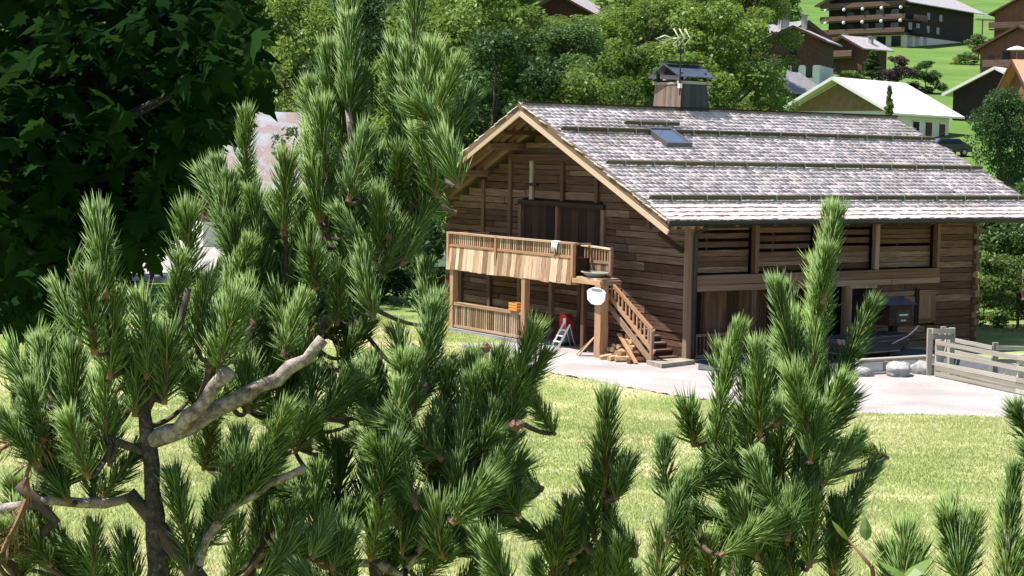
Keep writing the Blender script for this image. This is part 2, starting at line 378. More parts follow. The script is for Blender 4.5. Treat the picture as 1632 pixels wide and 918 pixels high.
# core behind the boards
cv, cf = join([prism([(1.6, -.3), (W2-.15, -.3), (W2-.15, 4.1), (YR, zroof(YR)-.42), (1.6, zroof(1.6)-.42)], .16, L_-.15),
               box_data((7.75, .14, -.3), (L_-.16, 1.6, 2.58)), box_data((10.6, .14, 2.58), (L_-.16, 1.6, 4.0)), box_data((.16, .14, 2.12), (7.75, 1.6, 2.58)), box_data((.16, .14, 3.98), (10.6, 1.6, 4.06))])
poly('wall_core', CH, 'dark_core', cv, cf)
poly('porch_floor', CH, 'grey_wood', *box_data((.2, .1, -.05), (7.7, 1.58, .06)))
def courses(z0, z1):
    z = z0
    while z < z1-.06:
        h = random.uniform(.17, .29); h = min(h, z1-z); yield z, z+h; z += h
# gable wall boards
random.seed(11)
def wall_board(y0, y1, z0, z1, x=0):
    if y1-y0 < .15: return
    d = random.uniform(-.018, .018)
    hb('plank', CH, 'wall_wood', (x+.075+d, y0+.006, (z0+z1)/2), (x+.075+d, y1-.006, (z0+z1)/2+random.uniform(-.004, .004)), .15, (z1-z0)-.016)
for z0, z1 in courses(-.05, 7.3):
    zz = z1
    if zroof(0)-.4 < zz:
        half = (ZR-.42-zz)/SL
        a, b2 = YR-half, YR+half
        if half < .3: continue
        a = max(a, .02); b2 = min(b2, W2)
    else: a, b2 = .02, W2
    cuts = [a]
    y = a+random.uniform(1.2, 4.5)
    while y < b2-.8: cuts.append(y); y += random.uniform(1.8, 4.8)
    cuts.append(b2)
    for c0, c1 in zip(cuts[:-1], cuts[1:]):
        if z1 > 2.4 and z0 < 4.42:
            if c0 < 4.3: wall_board(c0, min(c1, 4.3), z0, z1)
            if c1 > 8.9: wall_board(max(c0, 8.9), c1, z0, z1)
        else: wall_board(c0, c1, z0, z1)
# double door of the loft, recessed
dd = thing('x', '', '')
bpy.data.objects.remove(dd)
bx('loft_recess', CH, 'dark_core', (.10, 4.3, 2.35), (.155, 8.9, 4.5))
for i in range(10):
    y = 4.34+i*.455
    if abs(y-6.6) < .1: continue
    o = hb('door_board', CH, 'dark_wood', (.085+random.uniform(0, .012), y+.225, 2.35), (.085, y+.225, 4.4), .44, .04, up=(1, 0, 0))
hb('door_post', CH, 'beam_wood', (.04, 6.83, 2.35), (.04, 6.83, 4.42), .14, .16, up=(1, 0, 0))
hb('door_lintel', CH, 'dark_wood', (.0, 4.15, 4.47), (.0, 9.05, 4.5), .22, .16)
for y in (4.24, 8.96): hb('door_jamb', CH, 'wall_wood', (.02, y, 2.35), (.02, y, 4.42), .16, .2, up=(1, 0, 0))
# gable framing: vertical battens
for y, za, zb, mt in ((8.3, 4.6, 6.0, 'grey_wood'), (6.5, 4.6, 5.9, 'wall_wood'), (4.6, 4.6, 5.8, 'wall_wood'), (9.6, 2.4, 5.9, 'wall_wood'), (11.3, 2.4, 5.2, 'wall_wood'), (1.9, 3.9, 5.0, 'wall_wood')):
    hb('batten', CH, mt, (-.04, y, za), (-.04, y, zb), .17, .09, up=(1, 0, 0))
hb('cross_batten', CH, 'dark_wood', (-.05, 7.95, 5.1), (-.05, 8.6, 5.1), .1, .1)
for y in (5.4, 7.0, 8.9, 10.8, 12.7): hb('wall_post', CH, 'wall_wood', (-.05, y, 0), (-.05, y, 2.15), .17, .12, up=(1, 0, 0))
# purlins carrying the overhang with brackets
for y in (.25, 2.6, 4.7, YR, 9.1, 11.2, 13.6):
    zz = zroof(y)-.42
    hb('purlin', CH, 'beam_wood', (-1.28, y, zz), (.3, y, zz), .2, .22)
    if 1 < y < 4: hb('brace', CH, 'wall_wood', (-.95, y, zz-.1), (-.02, y, zz-.75), .13, .13)
for y in (5.6, 8.2): hb('purlin', CH, 'wall_wood', (-1.2, y, zroof(y)-.36), (.2, y, zroof(y)-.36), .14, .14)
hb('brace', CH, 'dark_wood', (-.9, .25, 3.85), (-.02, .25, 3.3), .13, .14)
hb('collar_beam', CH, 'wall_wood', (-.12, 4.4, 6.0), (-.12, 9.5, 6.0), .2, .22)
# long wall
random.seed(23)
def long_board(x0, x1, z0, z1, y=0):
    d = random.uniform(-.018, .018)
    hb('plank', CH, 'wall_wood', (x0+.006, y+.07+d, (z0+z1)/2), (x1-.006, y+.07+d, (z0+z1)/2+random.uniform(-.004, .004)), .14, (z1-z0)-.016)
for z0, z1 in courses(-.05, 2.58):
    a, b2 = 7.75, L_-.1
    segs = [(a, 9.62), (10.48, b2)] if (z1 > .85 and z0 < 1.85) else [(a, b2)]
    for s0, s1 in segs:
        if s1-s0 > 3.5:
            c = random.uniform(s0+1, s1-1); long_board(s0, c, z0, z1); long_board(c, s1, z0, z1)
        else: long_board(s0, s1, z0, z1)
for z0, z1 in courses(2.58, 4.12): long_board(10.62, L_-.1, z0, z1)
# crossed log ends at the right-hand corner
z = 0.0; k = 0
while z < 4.1:
    h = random.uniform(.18, .25)
    hb('log_end', CH, 'wall_wood', (L_-.12+random.uniform(-.02, .02), -.16 if k % 2 else -.05, z+h/2), (L_-.12, .3, z+h/2), .24, h-.015); z += h; k += 1
# right end wall boards
for z0, z1 in courses(0, 4.2):
    hb('plank', CH, 'wall_wood', (L_-.08, .1, (z0+z1)/2), (L_-.08, W2, (z0+z1)/2), .12, z1-z0-.015)
# posts, big beam, slatted loggia
for z0, z1 in ((2.10, 2.29), (2.30, 2.59)): 
    xs = [.16, 4.3, 8.4, 10.62] if z0 < 2.2 else [.16, 6.1, 10.62]
    for a, b2 in zip(xs[:-1], xs[1:]): hb('floor_beam', CH, 'beam_wood', (a+.005, .05, (z0+z1)/2), (b2-.005, .05, (z0+z1)/2), .2, z1-z0-.006)
for x in (2.66, 5.2, 7.76): hb('loggia_post', CH, 'beam_wood', (x, .06, 2.6), (x, .06, 4.1), .17, .17, up=(0, 1, 0))
hb('loggia_post', CH, 'beam_wood', (10.55, .06, 2.6), (10.55, .06, 4.1), .14, .2, up=(0, 1, 0))
hb('top_plate', CH, 'beam_wood', (-.1, .08, 4.13), (6.2, .08, 4.13), .16, .14); hb('top_plate', CH, 'beam_wood', (6.2, .08, 4.13), (L_+2.7, .08, 4.13), .16, .14)
for xa, xb in ((.3, 2.57), (2.75, 5.11), (5.29, 7.67), (7.85, 10.47)):
    z = 2.63
    while z < 3.98:
        h = random.uniform(.12, .19); 
        hb('slat', CH, 'wall_wood', (xa, .30+random.uniform(-.02, .02), z+h/2), (xb, .30, z+h/2), .035, h)
        z += h+(random.choice((.015, .02, .10, .09)) if z > 3.05 else .012)
for xa, xb in ((.95, 1.0), (3.6, 3.65), (6.3, 6.35), (9.0, 9.05)): hb('slat_batten', CH, 'dark_wood', (xa, .35, 2.6), (xa, .35, 4.02), .1, .05, up=(0, 1, 0))
for x in (2.6, 4.9, 6.5): hb('porch_post', CH, 'beam_wood', (x, .06, -.02), (x, .06, 2.1), .18, .18, up=(0, 1, 0))
# the porch back wall: boards and two doors
for i in range(14):
    x = .3+i*.3
    hb('porch_board', CH, 'wall_wood' if i % 5 else 'beam_wood', (x+.15, 1.57, .06), (x+.15, 1.57, 2.1), .285, .04, up=(0, 1, 0))
hb('porch_door', CH, 'beam_wood', (1.5, .55, .1), (1.5, .55, 2.05), .9, .05, up=(0, 1, 0))
hb('porch_rail', CH, 'beam_wood', (.35, .08, .78), (2.5, .08, .80), .09, .08)
hb('porch_rail', CH, 'beam_wood', (.35, .08, .15), (2.5, .08, .15), .08, .08)
for i in range(15): hb('porch_baluster', CH, 'wall_wood', (.45+i*.142, .08, .19), (.45+i*.142, .08, .75), .045, .045, up=(0, 1, 0))
# side door with its frame
bx('side_door', CH, 'dark_wood', (6.68, .35, 0), (7.6, .41, 2.0))
for x in (6.62, 7.68): hb('door_jamb', CH, 'beam_wood', (x, .03, 0), (x, .03, 2.06), .12, .14, up=(0, 1, 0))
hb('door_lintel', CH, 'beam_wood', (6.56, .02, 2.07), (7.76, .02, 2.07), .15, .10)
# shuttered window
bx('window', CH, 'dark_glass', (9.62, .10, .85), (10.48, .13, 1.85))
for i in range(4): hb('shutter_board', CH, 'beam_wood', (9.80+i*.19, -.03, .80), (9.80+i*.19, -.03, 1.88), .185, .035, up=(0, 1, 0))
for z in (.9, 1.78): hb('shutter_ledge', CH, 'beam_wood', (9.66, -.065, z), (10.5, -.065, z), .03, .09)
hb('window_frame', CH, 'dark_wood', (9.58, -.02, .75), (9.58, -.02, 1.95), .08, .08, up=(0, 1, 0))
# corner posts and downpipe
hb('corner_post', CH, 'beam_wood', (.07, .04, -.05), (.07, .04, 4.2), .24, .2, up=(0, 1, 0))
hb('corner_post', CH, 'wall_wood', (.24, .05, -.05), (.24, .05, 4.1), .12, .16, up=(0, 1, 0))
tube('downpipe', CH, 'gutter_metal', [(.15, -.86, 4.12), (.15, -.6, 4.02), (.17, -.16, 3.85), (.17, -.13, 3.7), (.17, -.13, .02)], .065, 8)

# roof
XR0, XR1, YE = -1.42, 15.45, -.75
YB = 2*YR-YE
def roof_slab(name, t0, t1, inset=0):
    for s in (1, -1):
        e = YE if s > 0 else YB
        y0 = YR; n_ = []
        pr = [(YR, zroof(YR)-t0), (e, zroof(e)-t0), (e, zroof(e)-t1), (YR, zroof(YR)-t1)]
        yield prism(pr, XR0+inset, XR1-inset)
v, f = join(list(roof_slab('roof', .05, .16, .04)))
roof = poly('roof', CH, 'beam_wood', v, f)
# shingles
def shingle_verts(w, ln, t):
    # local: x across, y up the slope (0 at butt), z out; butt raised
    return [(0, 0, 0), (w, 0, 0), (w, ln, -.02), (0, ln, -.02), (0, 0, t), (w, 0, t), (w, ln, -.01), (0, ln, -.01)]
SHF = [(4, 5, 6, 7), (0, 1, 5, 4), (1, 2, 6, 5), (3, 0, 4, 7)]
random.seed(5)
SHV = []
for i in range(14):
    w = random.uniform(.13, .24)
    v_ = shingle_verts(w-.012, .40, random.uniform(.028, .045)); v_ = [(x, y+(random.uniform(-.02, .02) if y == 0 else 0), z) for x, y, z in v_]
    me = mesh('shingle', v_, SHF+[(0, 3, 2, 1)]); set_tint(me, [random.random()]*5); me.materials.append(MATS['shingle_wood']); SHV.append((w, me, v_, random.random()))
cs = 1/math.hypot(1, SL); ROTX = math.atan(SL)
def slope_mx(x, s, side):
    """matrix for a piece whose butt sits s metres down from the ridge"""
    y = YR-side*s*cs; z = ZR-s*cs*SL-.045
    Rm = Matrix.Rotation(ROTX, 4, 'X') if side > 0 else Matrix.Rotation(math.pi, 4, 'Z') @ Matrix.Rotation(ROTX, 4, 'X')
    return Matrix.Translation((x, y, z)) @ Rm
SLEN = (YR-YE)/cs
rows = 31; st = (SLEN+.04)/rows
cnt = 0; acc = []; tints = []
for side in (1, -1):
    for j in range(rows):
        s = SLEN+.04-j*st
        x = XR0-random.uniform(0, .1)
        while x < XR1-.05:
            w, me, v_, t_ = random.choice(SHV)
            dz = random.uniform(-.004, .006)
            mx = slope_mx(x if side > 0 else x+w, s+random.uniform(-.02, .02), side) @ Matrix.Translation((0, 0, .012+dz)) @ Matrix.Rotation(random.uniform(-.02, .02), 4, 'Z')
            if side > 0 and cnt < 300:
                o = link('shingle', me, roof); o.matrix_basis = mx; cnt += 1
            else:
                acc.append([mx @ Vector(p) for p in v_]); tints.append(random.random())
            x += w
arr = np.array(acc); me = raw_mesh('shingle_field', arr, 8, SHF, np.array(tints)); me.materials.append(MATS['shingle_wood'])
o = link('shingle_field', me, roof); o['kind'] = 'stuff'
# ridge boards
hb('ridge_board', roof, 'dark_wood', (XR0-.02, YR-.06, ZR+.03), (6.5, YR-.06, ZR+.03), .26, .05); hb('ridge_board', roof, 'dark_wood', (6.5, YR-.06, ZR+.03), (XR1, YR-.06, ZR+.03), .26, .05)
# barge boards: a dark upper one, a pale fresh lower one
for s in (1, -1):
    e = YE-.1 if s > 0 else YB+.1
    n_ = Vector((0, -SL*s, 1)).normalized()
    def P(y, dx, dz): return Vector((XR0+dx, y, zroof(y)+dz))
    hb('barge_board', roof, 'tan_board', P(YR, -.012, -.12), P(e, -.012, -.12), .05, .25)
    beam('barge_board', roof, 'pale_board', P(YR, -.045, -.335), P(e, -.045, -.335), .045, .15, me=HEWN[2])
    hb('barge_board', roof, 'beam_wood', Vector((XR1, YR, ZR-.14)), Vector((XR1, e, zroof(e)-.14)), .05, .24)
    # soffit lath under the overhang
    for i in range(4): hb('rafter', CH, 'beam_wood', Vector((XR0+.3+i*.33, YR, ZR-.24)), Vector((XR0+.3+i*.33, e+.1*s, zroof(e)-.2)), .1, .13)
# rafter tails along the eave
for i in range(22):
    x = -.9+i*.75
    hb('rafter_tail', CH, 'fresh_wood' if i % 3 == 0 else 'beam_wood', (x, .5, zroof(.5)-.23), (x, YE+.12, zroof(YE+.12)-.22), .12, .14)
bx('fascia', CH, 'dark_wood', (XR0+.03, YE+.02, zroof(YE)-.2), (XR1-.03, YE+.05, zroof(YE)-.06))
# gutter
pr = []
for i in range(9):
    a = math.pi+math.pi*i/8; pr.append((.12*math.cos(a), .12*math.sin(a)))
for i in range(8, -1, -1):
    a = math.pi+math.pi*i/8; pr.append((.108*math.cos(a), .108*math.sin(a)))
v, f = prism([(YE-.13+a, zroof(YE)-.085+b2) for a, b2 in pr], XR0-.05, XR1+.05); poly('gutter', CH, 'gutter_metal', v, f)
# snow guard poles on hooks
random.seed(9)
def guard(xa, xb, y):
    z = zroof(y)+.11
    x = xa; 
    g = link('snow_guard', POLE, roof, 'pole_wood')
    d = Vector((xb-xa, 0, 0)); g.location = ((xa+xb)/2, y, z); g.scale = (xb-xa, .15, .15)
    k = max(2, round((xb-xa)/1.3))
    for i in range(k):
        xx = xa+(i+.5)*(xb-xa)/k+random.uniform(-.1, .1)
        bx('hook', roof, 'hook_metal', (xx-.014, y-.08, z-.13), (xx+.014, y+.08, z+.080))
for a, b2, y in ((-1.25, 2.28, 4.86), (3.3, 8.4, 4.86), (8.4, 15.42, 4.87), (1.66, 3.89, 5.44), (-1.15, 6.2, 2.58), (6.2, 15.4, 2.57), (-1.2, 7.2, .335), (7.2, 15.4, .34)): guard(a, b2, y)
# skylight
sk = link('skylight', None, CH); 
sk.matrix_basis = Matrix.Translation((2.2, 3.93, zroof(3.93)+.05)) @ Matrix.Rotation(ROTX, 4, 'X')
for lo, hi in (((0, 0, -.05), (1.05, .09, .1)), ((0, 1.16, -.05), (1.05, 1.25, .1)), ((0, .09, -.05), (.08, 1.16, .098)), ((.97, .09, -.05), (1.05, 1.16, .098))): bx('frame', sk, 'skyframe', lo, hi)
bx('pane', sk, 'glass', (.08, .09, .02), (.97, 1.16, .06))
# clad chimney with a sheet metal roof
chx0, chx1, chy0, chy1 = 5.0, 6.32, 6.75, 8.35
chim = link('chimney', None, CH); chim.location = ((chx0+chx1)/2, (chy0+chy1)/2, 7.2)
hx, hy = (chx1-chx0)/2, (chy1-chy0)/2
poly('stack', chim, 'dark_core', *join([box_data((-hx*.78, -hy*.78, 0), (hx*.78, hy*.78, 1.55))]))
random.seed(31)
def clad(axis_, sign, half, off, n_, mt):
    for i in range(n_):
        t0 = -half+2*half*(i+.5)/n_; w = 2*half/n_-.008
        a = Vector((t0, sign*off, 0)) if axis_ == 'x' else Vector((sign*off, t0, 0))
        b2 = Vector((t0*.88, sign*off*.86, 1.42+random.uniform(-.03, .03))) if axis_ == 'x' else Vector((sign*off*.86, t0*.88, 1.42+random.uniform(-.03, .03)))
        hb('cladding_board', chim, mt, a, b2, .03 if axis_ == 'y' else w, w if axis_ == 'y' else .03, up=(0, 1, 0))
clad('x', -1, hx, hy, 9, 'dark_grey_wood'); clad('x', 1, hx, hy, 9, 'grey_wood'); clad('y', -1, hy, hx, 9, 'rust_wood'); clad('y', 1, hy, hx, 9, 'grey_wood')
for sy in (-1, 1): hb('cap_beam', chim, 'grey_wood', (-hx-.05, sy*hy*.86, 1.46), (hx+.05, sy*hy*.86, 1.46), .1, .1)
for sx_ in (-1, 1): hb('cap_beam', chim, 'grey_wood', (sx_*hx*.86, -hy, 1.44), (sx_*hx*.86, hy, 1.44), .08, .08)
for sx_ in (-1, 1):
    for sy in (-1, 1): hb('cap_post', chim, 'dark_wood', (sx_*hx*.8, sy*hy*.8, 1.45), (sx_*hx*.8, sy*hy*.8, 1.8), .09, .09, up=(0, 1, 0))
zr, ze, ey = 2.10, 1.66, hy+.08
pv, pf = join([prism([(0, zr), (-ey, ze), (-ey, ze-.03), (0, zr-.035)], -hx-.14, hx+.14), prism([(0, zr), (0, zr-.035), (ey, ze-.03), (ey, ze)], -hx-.14, hx+.14)])
poly('metal_cover', chim, 'roof_metal', pv, pf)
poly('cover_gable', chim, 'dark_core', *prism([(0, zr-.05), (-ey+.3, ze+.1), (ey-.3, ze+.1)], -hx*.5, hx*.5))
hb('cover_ridge', chim, 'gutter_metal', (-hx-.1, 0, zr+.07), (hx+.15, 0, zr+.07), .36, .06)
# antenna on a mast
ant = link('antenna', None, CH); ant.location = (4.93, 6.72, 8.2)
tube('mast', ant, 'gutter_metal', [(0, 0, 0), (0, 0, 2.05)], .025, 6)
bx('mast_clamp', ant, 'white_plastic', (-.05, -.06, .25), (.05, .06, .4))
bx('junction_box', ant, 'gutter_metal', (-.15, -.05, 1.42), (.12, .05, 1.56))
ang = -.35
dirv = Vector((math.cos(2.60), math.sin(2.60), 0))   # boom direction in local axes, broadside to the view
def V(a, z, off=0): return dirv*a+Vector((0, 0, z))
def rod(n_, pts, r=.018): tube(n_, ant, 'cream_metal', pts, r, 6)
zc = 1.90
rod('boom', [V(-.12, zc+.06), V(.33, zc+.02)])
for i in range(3):
    a0 = .28-i*.19
    rod('element', [V(a0-.02, zc+.36), V(a0-.22, zc+.05), V(a0+.0, zc-.22)], .024)
rod('loop', [V(.30, zc+.03), V(.55, zc+.12), V(.86, zc+.0), V(.62, zc-.10), V(.30, zc+.03)], .024)

# balcony
random.seed(41)
XB = -1.6
bal = link('balcony', None, CH); 
def B(*a, **k): return hb(a[0], bal, *a[1:], **k)
for i in range(6): B('deck_board', 'beam_wood', (-.14-i*.25, 3.5, 2.31), (-.14-i*.25, 11.05, 2.31), .24, .05)
for y in (3.6, 6.24, 8.6, 10.9): B('joist', 'beam_wood', (.0, y, 2.19), (XB+.06, y, 2.19), .16, .17)
B('rim_beam', 'fresh_wood', (XB+.07, 3.5, 2.19), (XB+.07, 11.0, 2.19), .12, .17)
nb = 30; y = 3.57
ws = [random.uniform(.19, .33) for _ in range(nb)]; sc_ = (11.03-3.57)/sum(ws)
for w in ws:
    w *= sc_
    B('apron_board', 'board_wood', (XB-.10+random.uniform(-.008, .008), y+w/2, 2.13+random.uniform(-.03, .02)), (XB-.02, y+w/2, 2.93), w-.008, .028, up=(1, 0, 0)); y += w
B('mid_rail', 'fresh_wood', (XB-.01, 3.55, 2.96), (XB-.01, 11.0, 2.96), .10, .08)
B('hand_rail', 'board_wood', (XB, 3.45, 3.38), (XB, 11.08, 3.38), .16, .06)
for i in range(56): B('baluster', 'board_wood', (XB, 3.72+i*.129, 2.99), (XB, 3.72+i*.129, 3.35), .05, .045, up=(1, 0, 0))
for y in (3.58, 7.95, 10.98): B('newel', 'fresh_wood', (XB-.03, y, 2.3), (XB-.03, y, 3.40), .12, .12, up=(1, 0, 0))
B('hand_rail', 'board_wood', (XB, 3.57, 3.36), (-1.0, 3.57, 3.36), .12, .05)
B('hand_rail', 'board_wood', (-1.6, 11.0, 3.36), (0, 11.0, 3.36), .12, .05)
for i in range(9): B('baluster', 'board_wood', (-1.45+i*.16, 11.0, 2.35), (-1.45+i*.16, 11.0, 3.33), .05, .05, up=(1, 0, 0))
for i in range(4): B('side_board', 'dark_wood', (XB+.12+i*.14, 3.57, 2.34), (XB+.12+i*.14, 3.57, 2.93), .13, .025, up=(0, 1, 0))
# landing beside the stair head
for i in range(6): B('deck_board', 'board_wood', (XB-.02, 2.2+i*.22, 2.36), (-.95, 2.2+i*.22, 2.36), .21, .05)
B('rim_beam', 'fresh_wood', (XB-.06, 2.05, 2.26), (XB-.06, 3.52, 2.26), .10, .14)
B('rim_beam', 'beam_wood', (XB-.06, 2.05, 2.26), (-.95, 2.05, 2.26), .10, .14)
B('hand_rail', 'board_wood', (-1.0, 2.45, 3.26), (-1.0, 4.0, 3.30), .12, .05)
B('mid_rail', 'board_wood', (-1.0, 2.5, 2.83), (-1.0, 3.95, 2.83), .07, .08)
for i in range(9): B('baluster', 'fresh_wood', (-1.0, 2.62+i*.15, 2.86), (-1.0, 2.62+i*.15, 3.25), .045, .045, up=(1, 0, 0))
for i in range(6): B('panel_board', 'beam_wood', (-1.0, 2.63+i*.23, 2.38), (-1.0, 2.63+i*.23, 2.80), .22, .025, up=(1, 0, 0))
B('newel', 'beam_wood', (-1.0, 2.48, 2.3), (-1.0, 2.48, 3.3), .1, .1, up=(1, 0, 0))
# posts below
for (x, y, w, mt) in ((-1.57, 2.14, .30, 'fresh_wood'), (-1.6, 6.24, .2, 'fresh_wood'), (-1.55, 10.75, .2, 'fresh_wood'), (-1.2, 3.55, .15, 'beam_wood'), (-.75, 3.4, .14, 'beam_wood')):
    B('post', mt, (x, y, -.05), (x, y, 2.2), w, w, up=(1, 0, 0))
# lower railing
lr = link('lower_railing', None, CH)
hb('top_rail', lr, 'board_wood', (-1.55, 6.35, .97), (-1.55, 10.9, .97), .14, .10); hb('bottom_rail', lr, 'board_wood', (-1.55, 6.35, .2), (-1.55, 10.9, .2), .12, .09)
for i in range(34): hb('baluster', lr, 'board_wood', (-1.55, 6.5+i*.13, .23), (-1.55, 6.5+i*.13, .93), .05, .06, up=(1, 0, 0))
bx('footing', lr, 'stone', (-1.68, 6.4, -.1), (-1.45, 10.9, .12))
# stair down the gable
stair = link('staircase', None, CH)
N = 13; rise = 2.34/N; run = .268
for i in range(1, N):
    z = i*rise; y = .06+i*.285
    x0 = -1.2
    hb('tread', stair, 'beam_wood', (x0, y+.02, z-.025), (-.1, y+.02, z-.025), .31, .05)
    hb('riser', stair, 'dark_wood', (x0+.02, y-.11, z-.09), (-.1, y-.11, z-.09), .025, .13)
q4 = [(-1.36, .16), (-1.56, -.82), (-.02, -.45), (-.05, .16)]
poly('bottom_step', stair, 'grey_wood', [(x, y, z) for z in (-.02, .13) for x, y in q4], [(3, 2, 1, 0), (4, 5, 6, 7), (0, 1, 5, 4), (1, 2, 6, 5), (2, 3, 7, 6), (3, 0, 4, 7)])
hb('stringer', stair, 'fresh_wood', (-1.24, -.05, .36), (-1.24, 2.55, 2.10), .05, .15)
hb('stringer', stair, 'board_wood', (-1.22, .15, .12), (-1.22, 2.3, 1.58), .05, .17)
hb('hand_rail', stair, 'fresh_wood', (-1.25, -.02, .98), (-1.25, 2.3, 2.38), .09, .09)
hb('newel', stair, 'beam_wood', (-1.25, .06, -.03), (-1.25, .06, 1.08), .10, .10, up=(1, 0, 0))
for i in range(11):
    y = .22+i*.185; hb('baluster', stair, 'fresh_wood', (-1.25, y, .52+(y-.0)*.667), (-1.25, y, .97+(y+.0)*.603), .05, .045, up=(1, 0, 0))

# ------------------------------------------------------------------ things round the chalet
rzc = chalet.rotation_euler.z
def cw(x, y, z=0): return ORG+UX*x+UY*y+Vector((0, 0, z))
t = thing('backboard', 'white fan-shaped panel fixed to the thick balcony corner post', 'panel', cw(-1.80, 2.1, 1.88), rzc)
ol = [(-.46, .12), (-.34, .20), (-.1, .25), (.16, .25), (.36, .19), (.46, .12), (.42, -.14), (.22, -.25), (0, -.27), (-.24, -.24), (-.42, -.12)]
poly('panel', t, 'white_plastic', *prism([(a, b2) for a, b2 in ol], -.02, .02))
bx('painted_shade_strip', t, 'grey_plastic', (-.03, -.30, .15), (-.021, .22, .225)); bx('bracket', t, 'hook_metal', (.02, -.05, -.1), (.10, .05, .1))  # grey strip paints the balcony's shadow onto the panel's upper part
t = thing('oval_tub', 'shallow oval tub with pale rim lying on the stair landing', 'tub', cw(-1.36, 2.8, 2.39), rzc)
v, f = lathe([(.20, 0), (.26, .1), (.30, .13), (.27, .13), (.23, .10), (.17, .03)], 18); poly('basin', t, 'grey_plastic', [(x, y*1.8, z) for x, y, z in v], f, True)
v, f = lathe([(.28, .125), (.325, .13), (.325, .16), (.28, .16)], 18); f = f[:-2]; f += [(3*18+i, 3*18+(i+1) % 18, (i+1) % 18, i) for i in range(18)]; poly('rim', t, 'grey_wood', [(x, y*1.8, z) for x, y, z in v], f, True)
t = tag(link('towel', mesh('towel', [], []), None), 'white cloth hung over the balcony hand rail', 'towel')
vv = []; ff = []
for i in range(9):
    for j, (dx, z) in enumerate(((.10, 3.05), (.10, 3.2), (.095, 3.40), (0, 3.425), (-.10, 3.41), (-.12, 3.3), (-.13, 3.13-.06*math.sin(i*.9)))):
        p = cw(XB+dx-.012*math.sin(i*1.7)*(j > 3), 4.65-i*.045*(1-.05*abs(3-j)), z); vv.append(p)
for i in range(8):
    for j in range(6): ff.append((i*7+j, i*7+j+1, (i+1)*7+j+1, (i+1)*7+j))
t.data = mesh('towel', vv, ff, True); t.data.materials.append(MATS['cloth'])
md = t.modifiers.new('thick', 'SOLIDIFY'); md.thickness = .012
t = thing('flower_crate', 'small orange slatted crate resting on the lower rail by a post', 'crate', cw(-1.55, 6.85, 1.02), rzc)
for z in (.02, .11, .20):
    bx('slat', t, 'orange_wood', (-.13, -.24, z), (-.115, .24, z+.07)); bx('slat', t, 'orange_wood', (.115, -.24, z), (.13, .24, z+.07))
    bx('slat', t, 'orange_wood', (-.113, -.24, z), (.113, -.225, z+.07)); bx('slat', t, 'orange_wood', (-.113, .225, z), (.113, .24, z+.07))
bx('base', t, 'orange_wood', (-.113, -.223, 0), (.113, .223, .015))
t = thing('garden_machine', 'upright red and grey machine with a white patch under the balcony', 'machine', cw(-.62, 5.3), rzc)
poly('body', t, 'red_plastic', *prism([(-.17, .55), (.17, .55), (.21, .9), (.13, 1.02), (-.12, 1.02), (-.2, .92)], -.14, .14))
poly('tank', t, 'grey_plastic', *prism([(-.1, .12), (.1, .12), (.19, .53), (-.19, .53)], -.13, .13)); bx('label_patch', t, 'white_plastic', (-.155, -.16, .72), (-.141, -.02, .9))
bx('foot', t, 'rubber', (-.2, -.2, 0), (.2, .2, .12)); tube('handle', t, 'rubber', [(-.05, -.15, .98), (-.05, -.4, .85), (-.05, -.62, .8)], .03)
t = thing('step_ladder', 'small white folding step ladder leaning under the balcony', 'ladder', cw(-1.05, 5.05), rzc)
for y in (-.16, .2): hb('stile', t, 'white_plastic', (-.18, y, 0), (.12, y-.22, .75), .04, .06)
for k_ in (.25, .5, .75): hb('rung', t, 'white_plastic', (-.18+.3*k_, -.16-.22*k_, .75*k_), (-.18+.3*k_, .2-.22*k_, .75*k_), .10, .03)
for y in (-.2, .05): hb('rear_leg', t, 'hook_metal', (.4, y-.1, 0), (.12, y-.18, .73), .03, .03)
# firewood under the stair: every billet a thing
random.seed(77)
LOGM = []
for i in range(6):
    r = random.Random(i+50); kk = 7 if i % 2 else 5
    pts = [((.5+r.uniform(-.12, .1))*math.cos(2*math.pi*q/kk), (.5+r.uniform(-.12, .1))*math.sin(2*math.pi*q/kk)) for q in range(kk)]
    LOGM.append(mesh('billet', *prism(pts, -.5, .5)))
spots = []
for row, (n_, z) in enumerate(((8, .09), (7, .25), (5, .41), (3, .56), (2, .70))):
    for i in range(n_): spots.append((-1.3+random.uniform(-.1, .08)+row*.08, .62+row*.16+i*.19+random.uniform(-.03, .03), z))
spots += [(-1.65, .95, .09), (-1.72, 1.3, .08), (-1.62, .55, .08), (-1.5, 1.1, .24), (-1.75, 1.62, .07)]
for (x, y, z) in spots:
    o = tag(link('firewood_billet', random.choice(LOGM), None, 'log_wood'), 'split firewood billet in the heap under the outside stair', 'firewood', 'firewood heaped under the stair')
    o.location = cw(x, y, z); o.rotation_euler = (random.uniform(0, 6), random.uniform(-.15, .15), rzc+random.uniform(-.5, .5)); o.scale = (random.uniform(.32, .45), random.uniform(.14, .2), random.uniform(.13, .18))
def plank(label, p0, p1, w, h, mt, grp=None):
    o = hb('loose_plank', None, mt, cw(*p0), cw(*p1), w, h); return tag(o, label, 'plank', grp)
plank('long pale plank leaning on the firewood heap below the stair', (-1.62, .30, .03), (-1.38, 1.5, .78), .11, .05, 'fresh_wood')
plank('short pale board leaning against the left of the thick corner post', (-1.95, 2.75, .02), (-1.5, 2.5, .62), .16, .03, 'fresh_wood')
plank('grey board leaning beside the pale board at the corner post', (-1.85, 3.0, .02), (-1.45, 2.68, .55), .14, .03, 'board_wood')
